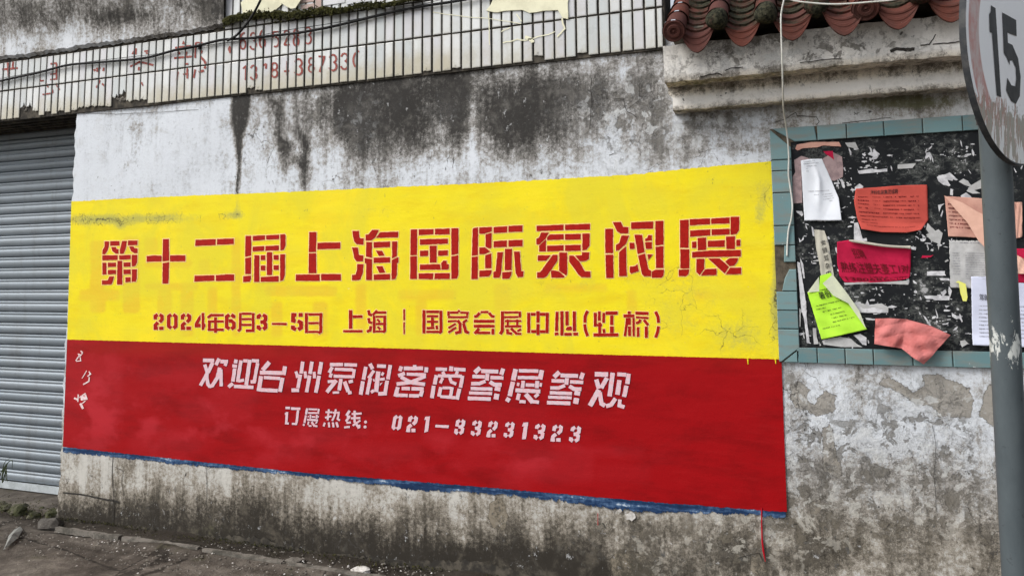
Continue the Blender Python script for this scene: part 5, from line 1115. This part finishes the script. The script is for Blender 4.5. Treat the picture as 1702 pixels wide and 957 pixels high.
B = Sheet([[(1422, 314), (1460, 311), (1500, 308), (1541, 307)], [(1419, 335), (1460, 338), (1500, 338), (1542, 338)], [(1424, 362), (1460, 364), (1500, 366), (1543, 366)], [(1431, 381), (1465, 386), (1507, 387), (1530, 382)]], .011, lambda u, v: .014*max(0, .3-u)*3*(1-abs(v-.5))+.016*max(0, v-.75)*4*(.4+abs(u-.5)))
B.build('flyer', M_paper_orange, 'orange red flyer with rows of black print in the upper middle of the board', 'flyer')
B.text('海科包装集团诚聘', .22, .06, .60, .155, M_ink)
B.rows([(.05, .20, .2, .04), (.05, .28, .2, .04), (.05, .36, .2, .04), (.05, .44, .2, .04), (.05, .53, .35, .04), (.05, .61, .9, .035), (.05, .69, .3, .03), (.05, .77, .3, .03), (.12, .85, .85, .025)]+[(.4, .2+.082*k, .88, .035) for k in range(5)]+[(.25, .2+.08*k, .36, .02) for k in range(4)], M_inkred)
Cc = Sheet([(1570, 333), (1600, 333), (1640, 396), (1573, 394)], .016, lambda u, v: .01*u+.008*v*v)
Cc = Sheet([(1570, 326), (1640, 330), (1640, 396), (1576, 393)], .0105, lambda u, v: .004*v)
Cc.build('flyer', M_paper_salmon, 'salmon flyer half folded over its printed face beside the sign pole', 'flyer')
Cc.rows([(.06, .18+.095*k, .16+.10*k, .05) for k in range(7)], M_inkred)
fold = [(1569, 325), (1600, 337), (1625, 352), (1652, 365), (1656, 420), (1640, 414), (1626, 400), (1608, 370), (1590, 350)]
q = Q(); q.poly([W(a, b, .030+.0004*(a-1569)) for a, b in fold]); o = q.mk('folded_flap', M_paper_peach, Cc.o); o.modifiers.new('t', 'SOLIDIFY').thickness = .0006
E_ = Sheet([[(1391, 402), (1410, 399), (1450, 406), (1514, 413)], [(1391, 435), (1430, 436), (1470, 438), (1514, 440)], [(1395, 458), (1440, 461), (1480, 462), (1513, 458)], [(1404, 469), (1440, 470), (1490, 467), (1510, 462)]], .011, lambda u, v: .002*math.sin(5*v+2*u)+.006*max(0, .2-v)*5)
E_.build('flyer', M_paper_crimson, 'crimson red flyer with a handwritten phone number in the middle of the board', 'flyer')
E_.text('招聘', .28, .12, .46, .27, M_inkred); E_.text('熟练注塑夫妻工1对', .04, .33, .97, .58, M_inkred); E_.text('上班地点', .36, .63, .64, .72, M_inkred); E_.text('13806865207', .06, .70, .96, .90, M_inkred)
q = Q(); P = [W(a, b, .034) for a, b in cr([(1411, 399.5), (1440, 404), (1475, 409), (1513, 411)], 5)]; q.tube(P, [.003]+[.007]*(len(P)-2)+[.009], 8); q.mk('curled_edge', M_paper_beige, E_.o, True)
scrap(ZQ7, "870 615 1690 590 1698 640 1250 625 880 645", M_paper_g, .0096)
H_ = Sheet([(1353, 388), (1366, 380), (1386, 462), (1366, 470)], .014, lambda u, v: .004*math.sin(5*v))
H_ = Sheet([[(1353, 381), (1370, 383)], [(1356, 410), (1377, 402)], [(1362, 440), (1382, 432)], [(1366, 468), (1387, 462)]], .0105, lambda u, v: .004*math.sin(5*v))
H_.build('flyer', M_paper_beige, 'narrow beige strip of paper with a column of black characters', 'flyer', edge=.02)
for i, ch in enumerate('安销驾杂内'): H_.text(ch, .42, .25+.145*i, .78, .36+.145*i)
for i in range(3): H_.text('类', .85, .27+.22*i, .99, .34+.22*i, M_inkgrey)
L_ = Sheet([(1342, 486), (1407, 478), (1440, 549), (1365.5, 564)], .018, lambda u, v: .004+.012*v*v+.004*math.sin(4*u))
L_ = Sheet([(1342, 486), (1393, 474), (1441, 547), (1365.5, 564)], .013, lambda u, v: .002+.010*v*v)
L_.build('flyer', M_paper_lime, 'bright lime green flyer folded over at its top near the lower left corner', 'flyer')
L_.text('暑假', .30, .045, .66, .20)
L_.rows([(.12, .30, .85, .03), (.10, .37, .35, .03), (.24, .44, .45, .035), (.5, .44, .75, .03), (.36, .53, .5, .03), (.52, .53, .76, .03), (.36, .61, .5, .03), (.52, .61, .76, .03), (.36, .69, .9, .03), (.1, .78, .5, .028)], M_ink)
for nm, pts, m, dp in (('folded_flap', [(1342, 486), (1361, 460), (1362, 484)], M_paper_limeback, .020), ('folded_flap', [(1361, 483), (1363, 458), (1381, 453), (1386, 466), (1380, 478), (1362, 482)], M_paper_lime, .0205), ('folded_flap', [(1367.5, 471), (1384, 456), (1410, 490), (1428, 516), (1440, 547), (1410, 504), (1385, 491)], M_paper_limeback, .035)):
    q = Q(); q.poly([W(a, b, dp) for a, b in pts]); q.mk(nm, m, L_.o)
GP = Sheet([(1577, 399), (1640, 400), (1641, 480), (1579, 478)], .0105, lambda u, v: .004*math.sin(3*v+u)); GP.build('flyer', M_paper_g, 'weathered grey form with dense faded print left of the sign pole', 'flyer', edge=.02)
GP.rows([(.3, .04, .8, .03)]+[(.08, .26+.055*k, .28, .028) for k in range(9)]+[(.42, .26+.048*k, .98, .026) for k in range(12)], M_inkgrey)
YP = scrap(ZQ8, "820 610 860 590 950 630 975 800 960 855 915 850 880 740 862 620", M_paper_yel, .022, None, 'paper_tatter'); tag(YP, 'small torn tatter of yellow paper on the grey form', 'paper scrap')
WP = Sheet([(1614, 459.5), (1705, 459), (1708, 577), (1616, 573)], .014, lambda u, v: .02*max(0, v-.85)*4*(1-u*.3)); WP.build('flyer', M_paper_lilac, 'pale white driving school flyer at the lower right partly behind the sign pole', 'flyer')
WP.text('驾驶', .14, .255, .31, .345); WP.rows([(.13, .42+.055*k, .32, .025) for k in range(9)], M_inkgrey); WP.rows([(.8, .42+.055*k, .95, .025) for k in range(9)], M_inkgrey)
# coral crumpled sheet over the lower frame
def cb(u, v): return .012+.020*abs(math.sin(5.2*u+.6))*(.5+v)+.012*v+.007*abs(math.sin(9*u-6*v))+.005*abs(math.sin(8*v+5*u))+.003*math.sin(21*u+9*v)
K_ = Sheet([(1454, 529), (1578, 556), (1532, 604), (1451, 570)], .026, cb)
K_pts = [(1454, 529), (1476, 528), (1506, 530), (1546, 540), (1578, 555), (1563, 572), (1532, 604), (1516, 592), (1500, 580), (1488, 571), (1484, 575), (1451, 570)]
tlx = K_pts
n = 22; V = []
topc = [(1454, 529), (1476, 528), (1506, 530), (1546, 541), (1578, 556)]; botc = [(1451, 570), (1483, 575), (1497, 578), (1514, 592), (1533, 604)]
for j in range(n+1):
    for i in range(n+1):
        u, v = i/n, j/n
        a = np.array([np.interp(u*4, range(5), [p[k] for p in topc]) for k in (0, 1)]); b = np.array([np.interp(u*4, range(5), [p[k] for p in botc]) for k in (0, 1)])
        p = a*(1-v)+b*v; c = W(p[0], p[1], .02); V.append((c[0], -(.02+cb(u, v)), c[2]))
o = mk('flyer', V, gridfaces(n+1, n+1)[:, ::-1], M_paper_pink, None, False); o.modifiers.new('t', 'SOLIDIFY').thickness = .0006; tag(o, 'crumpled coral pink sheet hanging over the bottom frame tiles', 'flyer', 'flyers pasted on the notice board')
MP = Sheet([(1684, 336), (1699, 336), (1699, 394), (1687, 397)], .016); MP.build('flyer', M_paper_salmon, 'thin salmon sheet just right of the pole, level with the orange flyer', 'flyer')
MP2 = Sheet([(1687, 422), (1712, 436), (1712, 455), (1690, 455)], .022, lambda u, v: .01*v); MP2.build('flyer', M_paper_peach, 'peach paper corner right of the pole above the pale flyer', 'flyer')
MR = Sheet([(1637, 413), (1720, 413), (1720, 470), (1640, 470)], .0155); MR.build('flyer', M_paper_crimson, 'dark crimson sheet mostly hidden behind the sign pole', 'flyer')

# ================================================================== ROLLER SHUTTER
RD = -.40
sh = thing('roller_shutter', 'grey corrugated steel roller shutter, closed, left of the painted wall', 'roller shutter', (XL-.5, .4, 0))
zt = ZTB+.02; zb = W(60, 806, RD)[2]; n = 32; pitch = (zt-zb)/n; 0 and print('slat pitch', pitch, 'zb', zb)
X0, X1 = -9.2, XL+.1
pf = [(0, .028), (.02, .022), (.05, .002), (.09, -.002), (.20, -.008), (.34, -.012), (.50, -.013), (.62, -.011), (.68, -.006), (.70, -.004), (.74, -.006), (.84, -.011), (.92, -.010), (.965, -.004), (.985, .02), (1.0, .028)]
me = None
for k in range(n):
    if me is None:
        V = []; N = len(pf)
        for xx in (0, X1-X0):
            for a, y in pf: V.append((xx, y, a*pitch))
        me = bpy.data.meshes.new('slat'); me.from_pydata(V, [], [(i, N+i, N+i+1, i+1) for i in range(N-1)]); me.materials.append(M_shutter)
        me.polygons.foreach_set('use_smooth', [True]*len(me.polygons))
    o = bpy.data.objects.new('slat', me); C.objects.link(o); o.parent = sh
    o.location = Vector((X0, .4+random.uniform(-.002, .002), zb+.012+k*pitch))-sh.location
q = Q(); q.box((X0, .375, zb-.045), (X1, .405, zb+.008)); q.mk('bottom_rail', M_rail, sh)
q = Q(); q.box((X0, .425, zb-.3), (X1, .46, zt+.3)); q.mk('backing', M_grout, sh)
q = Q(); q.box((X0, .16, ZTB-.004), (X1, .36, ZTB+.01))
for k in range(5): q.box((X0, .03+k*.075, ZTB-.018), (X1, .055+k*.075, ZTB+.004))
q.mk('soffit_ribs', M_grout, sh)
# step under the shutter
q = Q(); q.box((X0, .06, -.1), (X1-.08, .46, zb-.055)); tag(q.mk('shop_step', M_ground), kind='structure')
rub = thing('rubble_edge', 'mossy heap of small stones along the step under the roller shutter', 'rubble', (XL-.6, 0, 0))
random.seed(5)
def stone(c, r, mat, name, parent=None, flat=.7, seed=0):
    bm = bmesh.new(); bmesh.ops.create_icosphere(bm, subdivisions=2, radius=1)
    rr = random.Random(seed); ph = [rr.uniform(0, 6) for _ in range(6)]
    for v in bm.verts:
        k = 1+.22*math.sin(3*v.co.x+ph[0])*math.sin(2.5*v.co.y+ph[1])+.16*math.sin(5*v.co.z+ph[2]+2*v.co.x)+rr.uniform(-.05, .05)
        v.co = Vector((v.co.x*k*r*rr.uniform(.98, 1.02)*1.15, v.co.y*k*r, v.co.z*k*r*flat))
    me = bpy.data.meshes.new(name); bm.to_mesh(me); bm.free()
    for v in me.vertices: v.co += Vector(tuple(map(float, c)))
    return link(name, me, mat, parent)
for k in range(46):
    x = XL-.05-k*.055+random.uniform(-.03, .03)
    stone((x, random.uniform(-.03, .10), random.uniform(.01, max(.03, zb-.11))), random.uniform(.022, .055), random.choice((M_stonemoss, M_stonemoss, M_stone)), 'stone', rub, .8, k)
q = Q()
for k in range(1400):
    x = random.uniform(XL-2.8, XL); c = np.array([x, random.uniform(-.12, .08), 0]); c[2] = .02+(c[1]+.12)*.5*random.uniform(.2, 1); r = random.uniform(.005, .012); a = random.uniform(0, 6.3)
    q.add([c, c+[r*math.cos(a), r*math.sin(a), .3*r], c+[r*math.cos(a+1.2), r*math.sin(a+1.2), r]], [(0, 1, 2)])
tag(q.mk('moss_bits', M_moss, rub), kind='stuff')
q = Q()
for k in range(3000):
    x = random.uniform(XL, 1.5); y = -.005-abs(random.gauss(0, .035))*(1+.8*math.sin(x*4.3)); c = np.array([x, y, .012+random.uniform(0, .022)]); r = random.uniform(.003, .010); a = random.uniform(0, 6.3)
    q.add([c, c+[r*math.cos(a), r*math.sin(a), .5*r], c+[r*math.cos(a+1.2), r*math.sin(a+1.2), r*1.2]], [(0, 1, 2)])
tag(q.mk('damp_moss', M_moss), kind='stuff')
big_ = stone(G(84, 872, .0), .075, M_grey_rubble, 'loose_stone', None, .75, 77); tag(big_, 'grey stone lying against the foot of the wall corner', 'stone')
# ground litter
frag = [((600, 946), .05, 'white plaster slab fragment lying nearest the middle of the frame', M_chip), ((487, 932), .055, 'grey plaster lump in the gutter below the yellow panel lettering', M_stone)]
for (p, r, lb, m) in frag: tag(stone(G(*p, .015), r, m, 'plaster_fragment', None, .28, int(p[0])), lb, 'debris')
random.seed(9); q = Q()
def litter(x, y, r):
    c = G(x, y, .02)
    if c[1] > -.01: return
    c[2] = .013+random.uniform(0, .010)
    vs = [c+np.array([r*math.cos(a)*random.uniform(.5, 1.1), r*math.sin(a)*random.uniform(.5, 1.1), random.uniform(0, .3)*r]) for a in (0, 1.3, 2.6, 3.9, 5.2)]
    q.add([c+[0, 0, r*.7]]+vs, [(0, i+1, (i+1) % 5+1) for i in range(5)])
for k in range(230):
    x = random.uniform(90, 900); base = 868+(x-103)*.1189
    litter(x, base+random.uniform(4, 26)+random.expovariate(1/10), random.choice((.003, .004, .005, .007, .010)))
for k in range(45): litter(random.uniform(0, 560), random.uniform(885, 956), random.choice((.003, .004, .006)))
o = q.mk('plaster_crumbs', M_chip); tag(o, kind='stuff')
q = Q()
for k in range(1500):
    x = random.uniform(0, 1000); base = 868+(x-103)*.1189
    litter(x, base+random.uniform(0, 60), random.choice((.003, .005, .008, .012)))
o = q.mk('grit', M_stone); tag(o, kind='stuff')
# rag
pts = [(34, 874), (38, 880), (30, 893), (18, 903), (5, 914), (10, 903), (14, 890), (24, 879)]
q = Q(); base = [G(a, b, .02) for a, b in pts]; c = sum(base)/len(base); c[2] = .045
q.add([c]+base, [(0, i+1, (i+1) % len(base)+1) for i in range(len(base))]); tag(q.mk('rag', M_cloth), 'dusty grey rag of cloth on the ground at the lower left', 'rag')
# thin strip of broken concrete kerb in the gutter
strip = []
for (p, q_) in (((95, 878), (200, 893)), ((205, 894), (330, 912)), ((338, 914), (470, 935)), ((480, 938), (640, 962))):
    a, b = G(*p, .02), G(*q_, .02); q = Q(); m = 14; V = []
    for i in range(m+1):
        c = a+(b-a)*i/m; w = .018+random.uniform(-.005, .007); V += [c+[0, -w, -.02], c+[0, -w*.8, .012+random.uniform(-.004, .004)], c+[0, w*.8, .014+random.uniform(-.004, .004)], c+[0, w, -.02]]
    q.add(V, [(4*i+k, 4*i+k+1, 4*i+k+5, 4*i+k+4) for i in range(m) for k in range(3)]+[(0, 1, 2, 3), (4*m+3, 4*m+2, 4*m+1, 4*m)])
    o = q.mk('kerb_strip', M_stone); tag(o, kind='structure')
# weed
wd = thing('weed', 'thin dull green weed growing in front of the shutter at the left edge', 'plant', tuple(W(6, 800, -.15)))
for pts in ([(4, 802), (4, 785), (8, 768), (18, 760)], [(5, 800), (10, 780), (9, 790), (12, 800)], [(4, 790), (12, 770), (10, 778), (11, 792)], [(3, 795), (8, 775), (20, 764), (20, 778)], [(0, 790), (3, 782), (10, 776), (12, 800)]):
    P = cr([W(a, b, -.15) for a, b in pts], 4); q = Q(); m = len(P)
    q.tube(P, [.004*(1-.8*i/m)+.0008 for i in range(m)], 5); q.mk('leaf', M_weed, wd)

# ================================================================== CABLES
def cable(name, pts, r, dep, mat, label, clips=()):
    P = cr([W(x, y, dep if not callable(dep) else dep(x)) for x, y in pts], 5); q = Q(); q.tube(P, r, 8)
    o = q.mk(name, mat, None, True); tag(o, label, 'cable'); return o
cable('cable', [(-60, 152), (0, 135), (60, 122), (110, 109), (150, 105), (200, 101), (245, 96), (290, 84), (330, 76), (367, 67), (395, 65), (421, 63.5), (455, 59.5), (490, 56), (530, 49), (555, 44), (600, 33), (650, 21), (700, 11), (760, 2), (840, -14)], .0092, .045, M_cable, 'thick black cable sagging across the white strip tiles')
cable('cable', [(-60, 143), (0, 131), (60, 120), (120, 107), (190, 98), (245, 92), (300, 84), (350, 75), (395, 69), (430, 60), (480, 50), (540, 41), (600, 31), (660, 18), (740, -2)], .0022, .040, M_cable, 'hair thin wire running just above the thick black cable')
cable('cable', [(378, 68), (392, 60), (405, 46), (415, 33), (426, 15), (437, -8)], .0085, lambda x: .05+.0012*(x-378), M_cable, 'black cable climbing steeply from the tiles to the concrete canopy')
q = Q(); q.box(tuple(W(329, 82, .04)), tuple(W(335, 76, .02))); o = q.mk('cable_clip', M_cable); tag(o, 'small black clip holding the thick cable to the tiles', 'clip')
cable('wire', [(1303.5, -12), (1303, 0), (1300, 14), (1298, 30), (1298.5, 60), (1300, 100), (1301, 140), (1302, 178), (1305, 200), (1309, 230), (1311, 262), (1310.5, 290), (1314, 315), (1317, 340), (1315.5, 362), (1311, 380), (1309, 400), (1308, 425)], .0042, lambda x: .50 if False else .05, M_wire, 'white wire hanging down from the roof across the teal frame') if False else None
P = []
for (x, y, d) in ((1303.5, -12, .47), (1303, 0, .47), (1300, 14, .46), (1298, 30, .45), (1298.5, 60, .44), (1300, 100, .42), (1301, 140, .36), (1302, 178, .24), (1305, 200, .14), (1309, 230, .06), (1311, 262, .035), (1310.5, 290, .03), (1314, 315, .03), (1317, 340, .03), (1315.5, 362, .03), (1311, 380, .03), (1309, 400, .028), (1308, 425, .026)): P.append(W(x, y, d))
q = Q(); q.tube(cr(P, 5), .0042, 8); tag(q.mk('wire', M_wire, None, True), 'white wire hanging down from the roof across the teal frame', 'wire')
P = [W(x, y, .52) for x, y in ((1290, -14), (1315, 0), (1340, 4.5), (1382, 7.5), (1420, 6), (1450, 3.5), (1480, 1), (1520, -6))]
q = Q(); q.tube(cr(P, 5), .0042, 8); tag(q.mk('wire', M_wire, None, True), 'white wire running sideways in front of the clay roof tiles', 'wire')

# ================================================================== SIGN AND POLE
PD = D-1.93*.94
def ondepth(px, py, zdepth):
    return CAM+ray(px, py)*zdepth
ZP_ = 1.98
pt, pb = ondepth(1652.5, 215, ZP_), ondepth(1691, 957, ZP_)
dirp = (pt-pb)/np.linalg.norm(pt-pb)
top = pb+dirp*((3.15-pb[2])/dirp[2]); foot = pb+dirp*((-.02-pb[2])/dirp[2])
R_p = 45.3/F*1.96/2
sign = thing('road_sign', 'round worn speed limit sign showing 15 on a grey steel pole', 'road sign', tuple(foot))
q = Q(); m = 120; P = [foot+(top-foot)*i/m for i in range(m+1)]; q.tube(P, R_p, 32)
vv = np.array(q.v); px, py = proj(vv)
scr = np.clip(field(px, py, [(1675, 560, 60, 32, 1.0), (1670, 590, 60, 26, .9), (1665, 400, 60, 30, .35), (1665, 470, 60, 20, .3), (1690, 670, 30, 6, .7), (1700, 945, 20, 12, .5)])-.25, -.4, 1)
q.mk('pole', M_pole, sign, True, {'scrap': scr})
# disc plane: horizontal diameter points to vanishing pixel (VX, ~455)
VXP = 2501
uh = ray(VXP, 402.3); uh /= np.linalg.norm(uh)
vz = dirp-uh*np.dot(dirp, uh); vz /= np.linalg.norm(vz)
nn = np.cross(uh, vz)
if np.dot(nn, CAM-ondepth(1672, 85, 1.9)) < 0: nn = -nn
RS = .30; cen = ondepth(1690, 78.3, 1.867)
m = 64; V = []; rad = []; low_ = []
rr_ = [0, .2, .4, .6, .72, .80, .88, .94, .985]
for r in rr_:
    for k in range(m):
        a = 2*math.pi*k/m; V.append(cen+RS*r*(uh*math.cos(a)+vz*math.sin(a))); rad.append(r); low_.append(.5-.95*(r*math.sin(a)+.50)*1.3)
V = np.array(V); F_ = [(j*m+k, j*m+(k+1) % m, (j+1)*m+(k+1) % m, (j+1)*m+k) for j in range(len(rr_)-1) for k in range(m)]
disc = mk('sign_disc', V, F_, M_sign, sign, True, {'rad': rad, 'low': np.clip(low_, -1, 1)})
q = Q(); V = []
for (r, d) in ((.985, .0), (1.0, .002), (1.0, -.013), (.97, -.013), (.96, -.006), (0.01, -.006)):
    for k in range(m): a = 2*math.pi*k/m; V.append(cen+RS*r*(uh*math.cos(a)+vz*math.sin(a))+nn*d)
q.add(V, [(j*m+k, j*m+(k+1) % m, (j+1)*m+(k+1) % m, (j+1)*m+k) for j in range(5) for k in range(m)]); q.mk('sign_rim', M_rim, sign, True)
def ondisc(px, py, off=.0012):
    d = ray(px, py); t = np.dot(cen+nn*off-CAM, nn)/np.dot(d, nn); return CAM+d*t
ZS = (1382, 0, 5.316)
for s in ("1410 50 1450 75 1500 860 1462 845 1420 295 1400 285 1395 130 1410 100", "1510 112 1632 180 1637 322 1555 290 1560 380 1600 400 1650 520 1672 680 1665 850 1630 920 1590 895 1545 800 1555 690 1590 755 1625 765 1635 700 1630 600 1600 535 1575 540 1578 580 1550 510 1525 470"):
    q = Q(); q.poly([ondisc(ZS[0]+a/ZS[2], ZS[1]+b/ZS[2]) for a, b in rough_poly(pairs(list(map(float, s.split()))), 12, .5)]); q.mk('digit', M_digit, disc)
# clamp brackets between pole and disc
pc = foot+(top-foot)*((cen[2]-foot[2])/(top[2]-foot[2]))
for dz in (-.15, .15):
    c = pc+dirp*dz; q = Q(); q.tube([c-dirp*.02, c+dirp*.02], R_p*1.12, 24); tgt = c+nn*(np.dot(cen-c, nn)-.008)
    q.tube([c, tgt], .012, 8); q.mk('clamp', M_rim, sign)
q = Q(); c = ondepth(1622, 197, 2.02); q.tube([c, ondepth(1636, 197, 2.02)], .0045, 8); q.mk('bolt', M_rim, sign)
